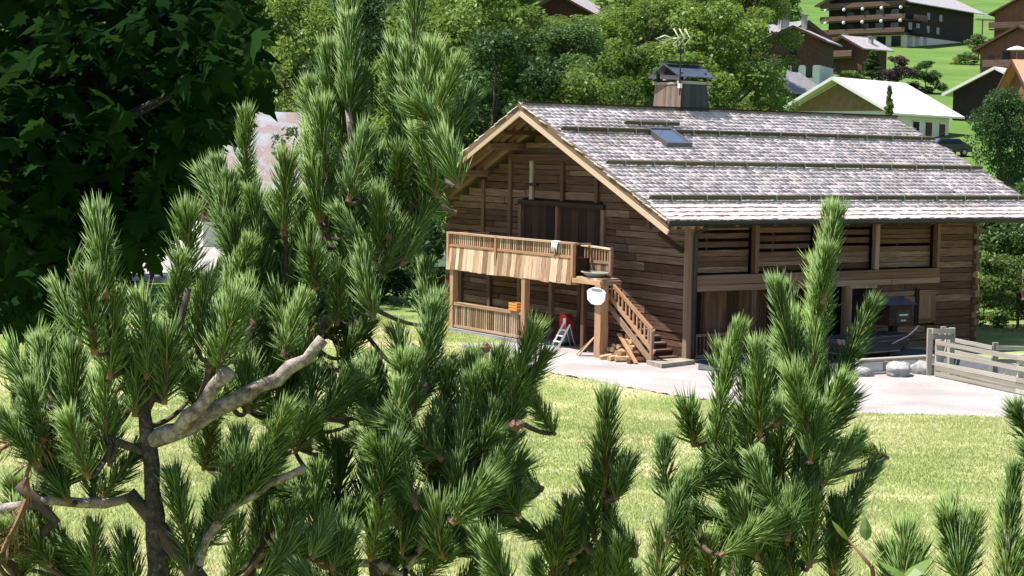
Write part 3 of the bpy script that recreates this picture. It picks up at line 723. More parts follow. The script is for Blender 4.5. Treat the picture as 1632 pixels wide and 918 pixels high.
# roofed box on a stand, in front of the long wall
t = thing('roofed_box', 'dark roofed box on a post before the chalet side wall', 'box', cw(7.6, -.95), rzc)
hb('post', t, 'dark_wood', (0, 0, 0), (0, 0, .95), .2, .2, up=(1, 0, 0)); bx('cabinet', t, 'dark_wood', (-.5, -.32, .92), (.5, .3, 1.58))
v, f = [(-.62, -.45, 1.58), (.62, -.45, 1.58), (.62, .42, 1.58), (-.62, .42, 1.58), (-.35, -.02, 1.8), (.35, -.02, 1.8)], [(0, 1, 5, 4), (1, 2, 5), (2, 3, 4, 5), (3, 0, 4), (3, 2, 1, 0)]
poly('hip_roof', t, 'roof_metal', v, f); bx('slot', t, 'hook_metal', (-.08, -.34, 1.22), (.3, -.321, 1.28)); bx('slot', t, 'hook_metal', (.0, -.34, 1.05), (.22, -.321, 1.10)); bx('front_panel', t, 'dark_grey_wood', (-.2, -.331, 1.0), (.42, -.3205, 1.4))
# old wooden sledge-cart
t = thing('wooden_cart', 'old grey flared wooden cart standing in the shade by the porch', 'cart', cw(5.55, -1.75), rzc+.05)
cvx = [(-1.25, -.42, .28), (1.2, -.42, .28), (1.2, .42, .28), (-1.25, .42, .28), (-1.5, -.62, .72), (1.62, -.62, .78), (1.62, .62, .78), (-1.5, .62, .72)]
poly('cart_bed', t, 'grey_wood', *box_data((-1.25, -.42, .24), (1.2, .42, .29)))
for a, b2, c, d in ((0, 1, 5, 4), (2, 3, 7, 6), (1, 2, 6, 5), (3, 0, 4, 7)):
    P4 = [Vector(cvx[q]) for q in (a, b2, c, d)]
    for k_ in range(3):
        q0 = P4[0].lerp(P4[3], (k_+.5)/3); q1 = P4[1].lerp(P4[2], (k_+.5)/3); hb('side_board', t, 'dark_grey_wood', q0, q1, .03, .145)
for y in (-.3, .3): hb('runner', t, 'dark_wood', (-1.3, y, .06), (1.4, y, .06), .09, .1); 
for x in (-.8, .8):
    for y in (-.3, .3): hb('strut', t, 'dark_wood', (x, y, .1), (x, y, .25), .08, .08, up=(1, 0, 0))
tube('end_bow', t, 'dark_grey_wood', [(1.2, -.45, .25), (1.5, -.6, .75), (1.7, -.66, 1.02)], .035); tube('shaft', t, 'dark_grey_wood', [(.5, -.66, .5), (1.2, -.7, .72), (1.75, -.66, 1.0)], .03)
# low pole edging and boulders
t = thing('pole_edging', 'low grey pole edging on short posts beside the drive', 'edging', (0, 0, 0))
pA, pB = ground0(1366, 595), ground0(1490, 590)
b3 = beam('pole', t, 'grey_wood', pA+Vector((0, .2, .33)), pB+Vector((0, .2, .38)), .13, .13, me=POLE)
for q in (.02, .37, .80): 
    p = pA.lerp(pB, q)+Vector((0, .12, 0)); hb('short_post', t, 'grey_wood', p+Vector((0, 0, -.05)), p+Vector((0, 0, .30)), .13, .13, up=(1, 0, 0))
def rock_mesh(seed):
    r = random.Random(seed); v, f = lathe([(.25, -.45), (.42, -.35), (.5, -.15), (.5, .05), (.44, .22), (.34, .34), (.18, .42)], 14)
    ph = [r.uniform(0, 6) for _ in range(6)]
    v = [(x*(1+.18*math.sin(3*x*5+ph[0])+.14*math.sin(z*9+ph[1])+r.uniform(-.08, .08)), y*(1+.2*math.sin(y*11+ph[2])+r.uniform(-.08, .08)), z*(1+.2*math.sin(x*9+ph[3])+r.uniform(-.1, .1))) for x, y, z in v]
    return mesh('rock', v, f, True)
for i, (px, py, w, h, lab) in enumerate(((1374, 600, .75, .32, 'flat grey boulder at the left end of the pole edging'), (1433, 599, 1.05, .5, 'biggest pale boulder under the middle of the pole edging'), (1475, 597, .85, .48, 'pale boulder next to the fence gate post'), (1345, 602, .6, .25, 'small low stone left of the flat boulder'))):
    p = ground0(px, py); o = tag(link('boulder', rock_mesh(i), None, 'stone'), lab, 'boulder', 'boulders along the drive edge'); o.location = p+Vector((0, .1, h*.3)); o.scale = (w, w*.7, h); o.rotation_euler.z = i*1.3
# rail fence on the right in the sun, with a short return
def fence(name, label, pts, slats, post_h, mt, w=.13, gap_seed=1, posts=True, off=.05):
    t = thing(name, label, 'fence', pts[0]); o0 = Vector(pts[0])
    r = random.Random(gap_seed)
    for p in pts: hb('post', t, mt, Vector(p)-o0+Vector((0, 0, -.1)), Vector(p)-o0+Vector((0, 0, post_h)), .15, .15, up=(1, 0, 0))
    for a, b2 in zip(pts[:-1], pts[1:]):
        a = Vector(a)-o0; b2 = Vector(b2)-o0; nrm = Vector((b2.y-a.y, a.x-b2.x, 0)).normalized()
        if nrm.y > 0: nrm = -nrm
        for z in slats: hb('slat', t, mt, a+nrm*off*1.9+Vector((0, 0, z+r.uniform(-.015, .015))), b2+nrm*off*1.9+Vector((0, 0, z+r.uniform(-.015, .015))), .035, w)
    return t
f0 = ground0(1494, 600); f1 = ground0(1624, 628); f2 = f1+(f1-f0)*.9
fence('rail_fence', 'sunlit pale slatted timber fence at the right edge of the drive', [f0, f1, f2], (.10, .245, .39, .68, .97), 1.05, 'fence_wood', .125, 4)
g0 = ground0(1488, 600); g1 = cw(8.2, -4.6)
fence('gate_fence', 'tall end panel of two boards above the fence corner post', [g0+Vector((-.08, .25, 0)), g0+Vector((.62, .55, 0))], (1.08, 1.28), 1.34, 'fence_wood', .15, 2)
fence('back_fence', 'shaded grey rail fence behind the cart and boulders', [cw(8.1, -2.6), cw(6.6, -3.9)], (.35, .62, .88), .98, 'grey_wood', .12, 3)
fence('far_rail_fence', 'weathered rail fence behind the sunlit slatted fence', [f0+Vector((.9, 2.2, 0)), f1+Vector((.3, 3.4, 0)), f1+Vector((3.2, 3.3, 0))], (.5, .86), 1.0, 'fence_wood', .12, 6)
# road sign at the right edge
t = thing('road_sign', 'red, white and blue sign board on a pole at the right edge', 'sign', at(1634, 560, 62)-Vector((0, 0, at(1634, 560, 62).z)))
tube('pole', t, 'hook_metal', [(0, 0, 0), (0, 0, 2.3)], .04)
bx('board', t, 'white_plastic', (-.22, -.07, 1.15), (.25, -.045, 2.25)); bx('red_band', t, 'red_plastic', (-.22, -.076, 1.22), (.25, -.0705, 1.5)); bx('blue_band', t, 'blue_paint', (-.22, -.076, 1.72), (.25, -.0705, 1.86))

# ------------------------------------------------------------------ far houses
def house(name, label, px, Y, yaw, W, L, he, hr, wall='far_brown', roofm='slate_roof', base=None, bh=1.2, og=.8, oe=.7, gw=(), lw=(), gb=(), lb=(), chim=(), group='houses on the hillside', gablem=None, zoff=0, verge='far_brown', th=.18):
    X = at(px, 100, Y).x; z = terrain(X, Y)+zoff
    yw = math.radians(yaw)
    t = thing(name, label, 'house', (X, Y, z), math.pi/2-yw, group)
    b0 = bh if base else -3
    poly('wall', t, wall, *prism([(0, b0), (W, b0), (W, he), (W/2, hr-.1), (0, he)], 0, L))
    if base: poly('base_wall', t, base, *box_data((-.03, -.03, -3), (L+.03, W+.03, bh)))
    if gablem: poly('gable_cladding', t, gablem, *prism([(.1, he-.05), (W-.1, he-.05), (W/2, hr-.3)], -.06, 0))
    sl = (hr-he)/(W/2)
    rv, rf = join([prism([(W/2, hr+th), (-oe, he-oe*sl+th), (-oe, he-oe*sl), (W/2, hr)], -og, L+og), prism([(W/2, hr+th), (W/2, hr), (W+oe, he-oe*sl), (W+oe, he-oe*sl+th)], -og, L+og)])
    rf_o = poly('roof', t, roofm, rv, rf)
    for s in (0, 1):
        e = -oe-.03 if s == 0 else W+oe+.03
        beam('verge_board', rf_o, verge, (-og-.05, W/2, hr+th*.35), (-og-.05, e, he-oe*sl+th*.35), .06, th*1.5)
    for (y, zz, w, h) in gw:
        o = bx('window', t, 'dark_glass', (-.05, y-w/2, zz), (-.02, y+w/2, zz+h)); 
        f_ = link('window_frame', None, t)
        for lo, hi in (((-.09, y-w/2-.1, zz-.1), (-.04, y+w/2+.1, zz)), ((-.09, y-w/2-.1, zz+h), (-.04, y+w/2+.1, zz+h+.1))): bx('bar', f_, verge, lo, hi)
    for (x, zz, w, h) in lw:
        bx('window', t, 'dark_glass', (x-w/2, -.07, zz), (x+w/2, -.04, zz+h))
        f_ = link('window_frame', None, t)
        for lo, hi in (((x-w/2-.1, -.11, zz-.1), (x+w/2+.1, -.06, zz)), ((x-w/2-.1, -.11, zz+h), (x+w/2+.1, -.06, zz+h+.1))): bx('bar', f_, verge, lo, hi)
    for (y0, y1, zz, dp, mt) in gb:
        g = link('balcony', None, t); bx('floor', g, mt, (-dp, y0, zz-.15), (-.03, y1, zz)); bx('rail', g, mt, (-dp-.08, y0, zz+.1), (-dp, y1, zz+.95))
    for (x0, x1, zz, dp, mt) in lb:
        g = link('balcony', None, t); bx('floor', g, mt, (x0, -dp, zz-.15), (x1, -.03, zz)); bx('rail', g, mt, (x0, -dp-.08, zz+.1), (x1, -dp, zz+.95))
    for (x, y, w, h) in chim:
        zz = hr-abs(y-W/2)*sl
        c = link('chimney', None, t); c.location = (x, y, zz)
        bx('stack', c, 'stone', (-w/2, -w/2, -.4), (w/2, w/2, h)); bx('cap', c, 'slate_roof', (-w/2-.12, -w/2-.12, h), (w/2+.12, w/2+.12, h+.1))
    return t
house('white_house', 'white-walled house with a big pale cream roof and tan wooden gable', 1424, 150, 42, 10.6, 10.4, 3.0, 5.75, 'plaster', 'white_roof', og=1.3, oe=.9, gablem='far_tan', lw=((4.3, .6, 1, 1.5), (6.6, .1, 1.1, 2.0), (9.1, .5, 1., 1.5)), verge='plaster', zoff=-.2)
house('dark_chalet', 'largest dark timber chalet with stacked balconies at the hilltop', 1440, 310, 40, 15.5, 28, 8.6, 12.2, 'far_dark', 'pale_roof', 'cream_plaster', 2.3, 2.2, 1.8,
      gw=[(y, .3, 1.9, 1.7) for y in (1.6, 4.6, 8.2, 11.5)]+[(y, zz, 1.6, 1.5) for zz in (3.0, 5.4) for y in (2, 5, 8, 11, 14)], lw=((2, .3, 1.6, 1.7), (5, .3, 1.4, 1.8), (8, .3, 1.3, 1.8), (2, 3.1, 1.4, 1.5), (5, 3.1, 1.4, 1.5), (9, 3.2, 1.2, 1.2), (13, 3.2, 1.2, 1.2), (9, 5.6, 1.2, 1.2), (14, 5.6, 1.2, 1.2)),
      gb=((-.8, 16.4, 2.55, 1.6, 'far_rail'), (-.8, 16.4, 4.95, 1.6, 'far_rail'), (-.8, 16.4, 7.3, 1.6, 'far_rail')), lb=((.5, 6, 5.0, 1.4, 'far_rail'), (.5, 6, 2.6, 1.4, 'far_dark')))
_t = bpy.data.objects['dark_chalet']
for zz in (4.85, 7.2):
    for y in (0, 3.8, 7.6, 11.4, 15.2):
        v, f = lathe([(.05, -.3), (.28, -.2), (.32, 0), (.28, .2), (.05, .3)], 8); o = poly('beam_end', _t, 'white_plastic', v, f); o.location = (-1.75, y, zz-.15)
house('brown_chalet', 'brown timber chalet with white plaster base and pale grey roof', 1306, 205, 22, 6.2, 8, 4.6, 6.0, 'far_brown', 'pale_roof', 'plaster', 1.5, .9, .9, gw=((1.2, .1, .8, 1.3), (2.9, .1, .8, 1.3), (4.6, .1, .8, 1.3), (3.2, 2.4, .9, 1.6)), gb=((4.4, 8.6, 1.7, 1.0, 'far_red'),), chim=((3, 4.9, .7, 1.7), (4.2, 2.9, .6, 1.8)), zoff=2.0)
house('grey_roof_chalet', 'dark brown chalet with grey roof behind the white-based chalet', 1313, 245, -24, 6.6, 9, 5.6, 7.6, 'far_brown', 'slate_roof', chim=((4, 4.6, .8, 1.8),), zoff=-.6)
house('small_chalet', 'small dark chalet with pale sunlit roof below the biggest chalet', 1374, 238, 48, 6.4, 5.6, 3.4, 5.0, 'far_brown', 'pale_roof', gw=((3, 2.4, .9, .8), (4.4, .6, .9, .9)), gb=((1.2, 5, 2.1, .8, 'far_rail'),), chim=((1.5, 4.2, .5, .9), (3.5, 1.2, .5, 1.1)), zoff=.6)
house('shed', 'low dark shed with slate roof and white verge beside the white house', 1262, 172, 44, 6.4, 5.5, 2.8, 4.7, 'far_dark', 'slate_roof', verge='plaster', og=.5)
house('dark_barn', 'dark timber barn with white-edged roof on the right', 1660, 168, 38, 9, 8, 3.4, 5.6, 'far_dark', 'white_roof', 'far_brown', .5, og=.6, oe=.9, verge='plaster', zoff=.1)
house('red_brown_chalet', 'red-brown chalet with a railed terrace at the right edge', 1690, 208, 42, 10.5, 8, 5.6, 8.2, 'far_red', 'far_brown', gb=((4.8, 9.4, 3.2, 1.5, 'far_rail'),), gw=((8.2, 1.6, .8, .9), (6.4, 1.6, .8, .9), (7.0, 3.6, 1.0, 1.6), (9.0, 3.4, .8, 1.2)), zoff=.4)
house('corner_chalet', 'chalet with orange upper wall in the top right corner', 1682, 250, 30, 9, 8, 8, 10.4, 'far_red', 'far_dark', 'far_dark', 3.0, gb=((1, 9.5, 5.6, 1.3, 'far_rail'), (1, 9.5, 3.2, 1.3, 'far_rail')), zoff=1)
house('orange_roof_house', 'low house with terracotta roof above the round tree', 1650, 158, 86, 7, 9, 3.4, 5.9, 'far_red', 'orange_roof', og=.9, zoff=1.1)
house('hill_chalet', 'brown chalet high among the trees with railed balcony', 942, 235, 24, 9.5, 9, 4.5, 7.0, 'far_brown', 'pale_roof', og=1.2, oe=1.2, gb=((0, 9.5, 2.2, 1.3, 'far_red'),), gw=((2, 2.4, 1, 1.5), (5, 2.4, 1, 1.5)), zoff=-2.4)
house('tree_chalet', 'small chalet roof peeping over the trees above the chimney', 1085, 250, 34, 7, 7, 4.0, 6.3, 'far_dark', 'slate_roof', zoff=.5)
house('rusty_roof_house', 'house with patchy rust-pink sheet roof behind the pines at left', 325, 108, 66, 11, 8, 4.4, 8.6, 'far_brown', 'rusty_roof', 'plaster', 1.6, 1.0, 1.3, group='houses at the left', lw=((2, 2.0, 1.2, 1.2), (5, 2.0, 1.2, 1.2)))
# retaining wall between the trees
t = thing('stone_wall', 'pinkish stone retaining wall between the trees behind the ridge', 'wall', (at(1150, 150, 128).x, 128, 0)); z0 = terrain(at(1150, 150, 128).x, 128)
random.seed(8)
for r_ in range(5):
    x = -2.4+random.uniform(-.3, 0)
    while x < 2.6:
        w = random.uniform(.5, .95); hb('stone', t, 'pink_stone', (x, random.uniform(-.05, .05), z0+1.9+r_*.48), (x+w-.03, 0, z0+1.9+r_*.48), .5, .45); x += w
poly('wall_core', t, 'dirt', *box_data((-2.4, -.1, z0-1), (2.6, .5, z0+4)))
# white parasol on the terrace of the right-hand chalet
p = at(1621, 78, 201); t = thing('parasol', 'white parasol on the terrace of the red-brown chalet', 'parasol', (p.x, p.y, p.z-1.6))
v, f = lathe([(1.25, 1.5), (.9, 1.68), (.4, 1.85), (.03, 1.95)], 10); poly('canopy', t, 'cloth', v, f); tube('pole', t, 'hook_metal', [(0, 0, 0), (0, 0, 1.95)], .03)
# walkway with white railing and little flags
pa, pb = at(1556, 26, 300), at(1640, 30, 296)
t = thing('footbridge', 'walkway with pale railing beside the biggest chalet', 'footbridge', pa)
d = pb-pa; hb('deck', t, 'grey_wood', (0, 0, -.5), d+Vector((0, 0, -.5)), 1.4, .25)
for z in (.15, .5): hb('rail', t, 'plaster', (0, -.7, z), d+Vector((0, -.7, z)), .08, .1)
for i in range(12): hb('rail_post', t, 'plaster', d*(i/11)+Vector((0, -.7, -.4)), d*(i/11)+Vector((0, -.7, .55)), .09, .09, up=(1, 0, 0))
for i in range(4): bx('trestle', t, 'grey_wood', tuple(d*((i+.5)/4)+Vector((-.1, -.1, -7))), tuple(d*((i+.5)/4)+Vector((.1, .1, -.5))))
for i, (q, mt) in enumerate(((.52, 'white_plastic'), (.60, 'orange_wood'), (.68, 'white_plastic'), (.76, 'orange_wood'), (.84, 'white_plastic'), (.92, 'blue_paint'))):
    o = thing('flag', 'small upright flag on the pale walkway railing', 'flag', pa+d*q, 0, 'flags on the walkway'); tube('staff', o, 'hook_metal', [(0, -.7, 0), (0, -.7, 1.7)], .04, 5); poly('banner', o, mt, *box_data((.03, -.72, .6), (.5, -.69, 1.65)))
# black car by the white house
pc = at(1506, 219, 139); zc = terrain(pc.x, pc.y)
t = thing('black_car', 'black car parked beside the white house', 'car', (pc.x, pc.y, zc+.02), .35)
def car(t, body):
    s = [(-2.1, .35), (-2.12, .8), (-1.3, .95), (-.8, 1.4), (.9, 1.42), (1.6, .98), (2.1, .85), (2.12, .35)]
    v = []; f = []
    for k_, (w, q) in enumerate(((-.85, 1), (-.75, 1.0), (.75, 1.0), (.85, 1))):
        for x, z in s: v.append((x*(1 if abs(w) < .8 else .985), w*(1 if z < 1 else .86), z*(1 if abs(w) < .8 else .985)))
    n_ = len(s)
    for k_ in range(3):
        for i in range(n_): f.append((k_*n_+i, k_*n_+(i+1) % n_, (k_+1)*n_+(i+1) % n_, (k_+1)*n_+i))
    f += [tuple(range(n_))[::-1], tuple(range(3*n_, 4*n_))]
    poly('body', t, body, v, f)
    for sy in (-1, 1):
        poly('side_window', t, 'dark_glass', [(-1.0, sy*.80, 1.0), (1.3, sy*.80, 1.0), (.85, sy*.755, 1.34), (-.72, sy*.755, 1.34)], [(0, 1, 2, 3)])
        for x in (-1.3, 1.3):
            v2, f2 = lathe([(.31, -.1), (.33, -.06), (.33, .06), (.31, .1)], 14); o = poly('wheel', t, 'rubber', v2, f2); o.location = (x, sy*.78, .33); o.rotation_euler = (math.pi/2, 0, 0)
            v2, f2 = lathe([(.18, -.11), (.18, .11)], 10); q = poly('rim', o, 'hook_metal', v2, f2)
        h = poly('headlight', t, 'glass', *box_data((-2.14, sy*.6-.16, .62), (-2.1, sy*.6+.16, .76)))
    poly('windscreen', t, 'glass', [(-1.33, -.7, .98), (-1.33, .7, .98), (-.85, .6, 1.4), (-.85, -.6, 1.4)], [(0, 1, 2, 3)])
car(t, 'black_paint')
pc = at(690, 380, 88); t = thing('parked_car', 'pale car half hidden left of the chalet behind the pine', 'car', (pc.x-.3, pc.y, terrain(pc.x, pc.y)+.02), .2, None); car(t, 'plaster'); t.location.z += .35 if False else 0
# dark board fence by the round tree
q0 = at(1592, 235, 116); q1 = at(1680, 235, 116)
t = thing('board_fence', 'dark close-boarded fence behind the round tree on the right', 'fence', (q0.x, q0.y, terrain(q0.x, q0.y)))
n_ = 20
for i in range(n_):
    x = (q1.x-q0.x)*i/n_; hb('board', t, 'dark_grey_wood', (x, 0, -.3), (x, 0, 1.35), (q1.x-q0.x)/n_-.01, .04, up=(0, 1, 0))

# ------------------------------------------------------------------ trees
def rand_unit(n_):
    a = rng.normal(size=(n_, 3)); return a/np.linalg.norm(a, axis=1)[:, None]
def leaf_cards(pos, size, aspect=.55, up=.35, tint=None, jitter=.35):
    n_ = len(pos); nrm = rand_unit(n_); nrm[:, 2] = np.abs(nrm[:, 2])+up; nrm /= np.linalg.norm(nrm, axis=1)[:, None]
    u = np.cross(nrm, rand_unit(n_)); u /= np.linalg.norm(u, axis=1)[:, None]; w = np.cross(nrm, u)
    s = size*(1+jitter*rng.uniform(-1, 1, n_))[:, None]
    V_ = np.stack([pos-u*s*.5, pos-w*s*aspect*.5+nrm*s*.06, pos+u*s*.5, pos+w*s*aspect*.5+nrm*s*.06], 1)
    return V_
def tree_meshes(seed, H, R, n_leaf, size, base=.22, mt='leaf_ash', clumps=34, shape='round'):
    global rng
    rng = np.random.default_rng(seed); r = random.Random(seed)
    cs_ = []
    for i in range(clumps):
        t = r.random()**.85; z = H*(base+(1-base)*t)
        if shape == 'round': rad = R*math.sqrt(max(.05, 1-((t-.42)/.62)**2))
        elif shape == 'bush': rad = R*math.sqrt(max(.05, 1-(t*.95)**2))
        else: rad = R*(1-t)*.98+.05
        a = r.uniform(0, 6.283); q = rad*math.sqrt(r.uniform(.12, 1))*r.uniform(.75, 1.08)
        cs_.append((q*math.cos(a), q*math.sin(a), z, r.uniform(.2, .36)*R*(1 if shape != 'cone' else .75), r.random()))
    tot = sum(c[3]**2 for c in cs_); P_ = []; T_ = []
    for (x, y, z, s, tn) in cs_:
        k = max(8, int(n_leaf*s*s/tot)); d = rand_unit(k)*(rng.uniform(.25, 1.0, k)**.5)[:, None]*s; d[:, 2] *= .68
        P_.append(np.array([x, y, z])+d); T_.append(np.clip(tn*.7+rng.uniform(0, .45, k), 0, 1))
    P_ = np.concatenate(P_); T_ = np.concatenate(T_)
    P_[:, 2] = np.maximum(P_[:, 2], .1)
    cr = raw_mesh('crown', leaf_cards(P_, size), 4, [(0, 1, 2, 3)], T_); cr.materials.append(MATS[mt])
    parts = [tube_data([(0, 0, -.6), (.02*H, 0, H*base), (0, .02*H, H*.55), (.01*H, 0, H*.9)], [.026*H, .019*H, .011*H, .003*H], 8)]
    for c in cs_[:14]:
        z0 = max(H*base*.8, c[2]*.62); parts.append(tube_data([(.01*H, .01*H, z0), (c[0]*.5, c[1]*.5, (z0+c[2])/2+.02*H), (c[0], c[1], c[2])], [.009*H, .006*H, .002*H], 5))
    tm = mesh('trunk', *join(parts), smooth=True); tm.materials.append(MATS['tree_bark'])
    return tm, cr
ROUND = [tree_meshes(150, 6, 3.0, 16000, .2, .2, 'leaf_dark', 90)]
ASH = [tree_meshes(100+i, 14, 4.6+.3*i, 15000, .34, clumps=46) for i in range(4)]
BUSH = [tree_meshes(200+i, 4, 2.2, 7000, .19, .02, 'leaf_bush', 30, 'bush') for i in range(3)]
CON = [tree_meshes(300, 10, 2.6, 9000, .26, .06, 'leaf_dark', 60, 'cone')]
def tree(name, label, px, Y, kind, H, R=None, mt=None, group=None, cat='tree', X=None, zoff=0):
    X = at(px, 200, Y).x if X is None else X; z = terrain(X, Y)+zoff
    H0 = {'a': 14, 'b': 4, 'c': 10, 'r': 6}[kind]; lst = {'a': ASH, 'b': BUSH, 'c': CON, 'r': ROUND}[kind]
    k = random.randrange(len(lst)); tm, cr = lst[k]; s = H/H0
    R0 = {'a': 4.6+.3*k, 'b': 2.2, 'c': 2.6, 'r': 3.0}[kind]; sxy = (R/R0) if R else s
    t = thing(name, label, cat, (X, Y, z), random.uniform(0, 6.28), group); t.scale = (sxy, sxy, s)
    link('trunk' if kind != 'b' else 'stem', tm, t); link('crown' if kind != 'b' else 'foliage', cr, t, mt)
    return t
random.seed(55)
G1 = 'trees of the wood behind the chalet'
tree('ash_tree', 'tall bright ash tree right behind the chimney and antenna', 1132, 100, 'a', 12.6, 4.1, None, G1)
tree('ash_tree', 'bright broadleaf tree left of the clad chimney above the ridge', 1000, 92, 'a', 10.6, 3.8, None, G1)
tree('ash_tree', 'bushy bright tree over the middle of the chalet ridge', 890, 90, 'a', 9.9, 3.8, None, G1)
tree('ash_tree', 'dark tree just above the chalet roof apex', 790, 88, 'a', 12.0, 3.6, 'leaf_dark', G1)
tree('ash_tree', 'broadleaf tree left of the chalet gable behind the pine', 690, 92, 'a', 13.5, 4.2, None, G1)
tree('ash_tree', 'broadleaf tree between the two tall pine leaders', 600, 98, 'a', 15, 4.8, 'leaf_dark', G1)
tree('ash_tree', 'broadleaf tree hanging over the rust-pink roof', 500, 122, 'a', 17, 5.5, None, G1)
tree('ash_tree', 'tree right of the chimney in front of the brown chalet', 1215, 108, 'a', 7.0, 2.4, None, G1)
tree('ash_tree', 'small dark tree in front of the low slate shed', 1215, 125, 'a', 7.5, 2.6, 'leaf_dark', G1)
far_lab = 'broadleaf tree in the thick of the wood on the hillside'
for (px, Y, H, R) in ((430, 135, 17, 5.5), (350, 128, 18, 6), (540, 145, 18, 6), (640, 135, 16, 5.2), (730, 128, 15, 4.8), (820, 132, 10.5, 4.6), (905, 128, 8.5, 4.2), (1030, 140, 11.5, 4.5), (470, 175, 19, 6.5), (580, 180, 19, 6.5), (680, 175, 17, 6), (770, 180, 16, 5.5), (1090, 165, 12, 4.5), (1195, 170, 13, 5), (620, 230, 20, 7), (720, 235, 19, 7), (800, 225, 14, 5.5), (500, 235, 20, 7), (380, 220, 20, 7), (270, 150, 19, 6.5), (180, 140, 19, 6.5), (80, 135, 19, 6.5), (0, 140, 19, 6.5), (1065, 215, 10, 4.5), (1150, 215, 14, 5.5), (1225, 265, 15, 5), (925, 330, 18, 6), (1030, 300, 19, 7), (830, 300, 20, 7), (740, 300, 22, 8), (1130, 310, 19, 7), (640, 300, 24, 9), (540, 310, 24, 9), (440, 310, 24, 9), (330, 310, 24, 9), (-60, 110, 16, 6), (-150, 120, 17, 6), (940, 150, 7.5, 4.5), (985, 165, 7, 4.5), (1040, 185, 9, 5), (860, 170, 7, 4.5), (1000, 240, 9, 5), (1070, 120, 8, 3.8), (950, 108, 7.5, 3.4)):
    tree('wood_tree', far_lab, px, Y, 'a', H, R, random.choice((None, None, None, 'leaf_dark')), G1)
G2 = 'dark trees at the left behind the pines'
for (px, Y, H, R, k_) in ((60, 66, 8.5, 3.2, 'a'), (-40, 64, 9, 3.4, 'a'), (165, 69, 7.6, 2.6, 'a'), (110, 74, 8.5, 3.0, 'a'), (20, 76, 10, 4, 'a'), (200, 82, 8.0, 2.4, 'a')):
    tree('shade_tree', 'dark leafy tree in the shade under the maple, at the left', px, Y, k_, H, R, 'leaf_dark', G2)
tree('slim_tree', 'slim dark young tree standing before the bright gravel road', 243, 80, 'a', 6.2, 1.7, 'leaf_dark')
G3 = 'shrubs beside the chalet'
for (px, Y, H, R, mt, lab) in ((660, 68, 4.6, 2.3, 'leaf_dark', 'dark green shrub closest to the left wall of the chalet'), (600, 70, 4.2, 2.3, 'leaf_dark', 'dark shrub second from the left wall of the chalet'), (540, 72, 4.0, 2.2, 'hedge', 'dark shrub behind the central pine, third from the chalet'), (480, 74, 4.4, 2.3, 'leaf_dark', 'dark shrub at the left end of the row beside the chalet'),
        (1632, 63, 3.0, 1.7, None, 'sunlit yellow-green shrub beside the right end of the chalet'), (1580, 67, 1.6, 1.0, None, 'low leafy shrub at the foot of the right chalet corner'), (1600, 74, 5.6, 2.4, 'leaf_dark', 'tall dark shrub behind the right end of the chalet'), (1660, 72, 5.2, 2.4, 'leaf_dark', 'dark shrub cut by the right picture edge behind the sign')):
    tree('shrub', lab, px, Y, 'b', H, R, mt, G3, 'shrub')
G4 = 'garden trees below the far houses'
tree('conifer', 'grey-green conifer left of the purple bush', 1388, 205, 'c', 5.2, 2.4, 'leaf_dark', G4, 'conifer')
tree('bush', 'green bush at the foot of the brown chalet', 1352, 205, 'b', 3.2, 2.2, None, G4, 'bush')
tree('purple_bush', 'dark purple bush in the middle of the garden row', 1428, 208, 'b', 4.4, 2.6, 'leaf_purple', G4, 'bush')
tree('bush', 'round green bush right of the purple bush', 1472, 210, 'b', 3.8, 2.6, 'hedge', G4, 'bush')
tree('bush', 'small clipped bush by the corner of the biggest chalet', 1535, 268, 'b', 1.7, 2.3, 'leaf_bush', G4, 'bush')
tree('bush', 'grey-green bush under the walkway beside the biggest chalet', 1555, 280, 'b', 4.0, 2.6, 'leaf_bush', G4, 'bush')
tree('bush', 'bush below the red-brown chalet at the right edge', 1600, 218, 'b', 3, 2, 'hedge', G4, 'bush')
tree('slim_fir', 'slim pale young fir in front of the cream roof', 1416, 138, 'c', 5.6, .95, 'leaf_ash', None, 'fir')
tree('round_tree', 'round dense green tree at the right above the roof end', 1598, 110, 'r', 7.0, 2.35, 'leaf_dark', None, 'tree')
for (px, Y, H, R, lab) in ((1480, 98, 2.0, 1.6, 'low bush behind the upper right roof edge'), (1565, 92, 1.6, 1.3, 'low bush in the garden behind the roof end'), (1620, 86, 1.5, 1.3, 'low bush at the right edge beyond the eave')):
    tree('bush', lab, px, Y, 'b', H, R, 'leaf_bush', 'bushes in the garden behind the chalet', 'bush')

# ------------------------------------------------------------------ the maple at upper left, close to the camera
random.seed(91); rng = np.random.default_rng(91)
half = [(.0, .0), (.12, -.06), (.34, -.10), (.26, .06), (.56, .16), (.40, .26), (.46, .40), (.24, .38), (.22, .62), (.10, .72), (0, 1.0)]
ML = [(x, y) for x, y in half]+[(-x, y) for x, y in half[-2:0:-1]]
mv = [(0, .3, 0)]+[(x, y, -.10*abs(x)-.12*(y-.3)**2) for x, y in ML]; kk = len(ML)
mf = [(0, i+1, (i+1) % kk+1) for i in range(kk)]
mvn = np.array(mv)
leaf_me = [mesh('maple_leaf', [(x+.05*math.sin(i+y*5), y, z+.07*math.sin(x*6+i)) for x, y, z in mv], mf) for i in range(4)]
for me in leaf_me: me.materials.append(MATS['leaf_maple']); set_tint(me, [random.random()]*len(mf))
p0 = at(-330, 500, 7.2); maple = thing('maple_tree', 'dark shaded maple overhanging the upper left corner', 'tree', (p0.x, p0.y, terrain(p0.x, p0.y)))
mo = Vector(maple.location)
tube('trunk', maple, 'bark', [Vector((0, 0, -.2)), Vector((.05, 0, 1.2)), Vector((-.1, .1, 3.0)), Vector((-.2, 0, 5.5))], [.2, .16, .13, .05], 10)
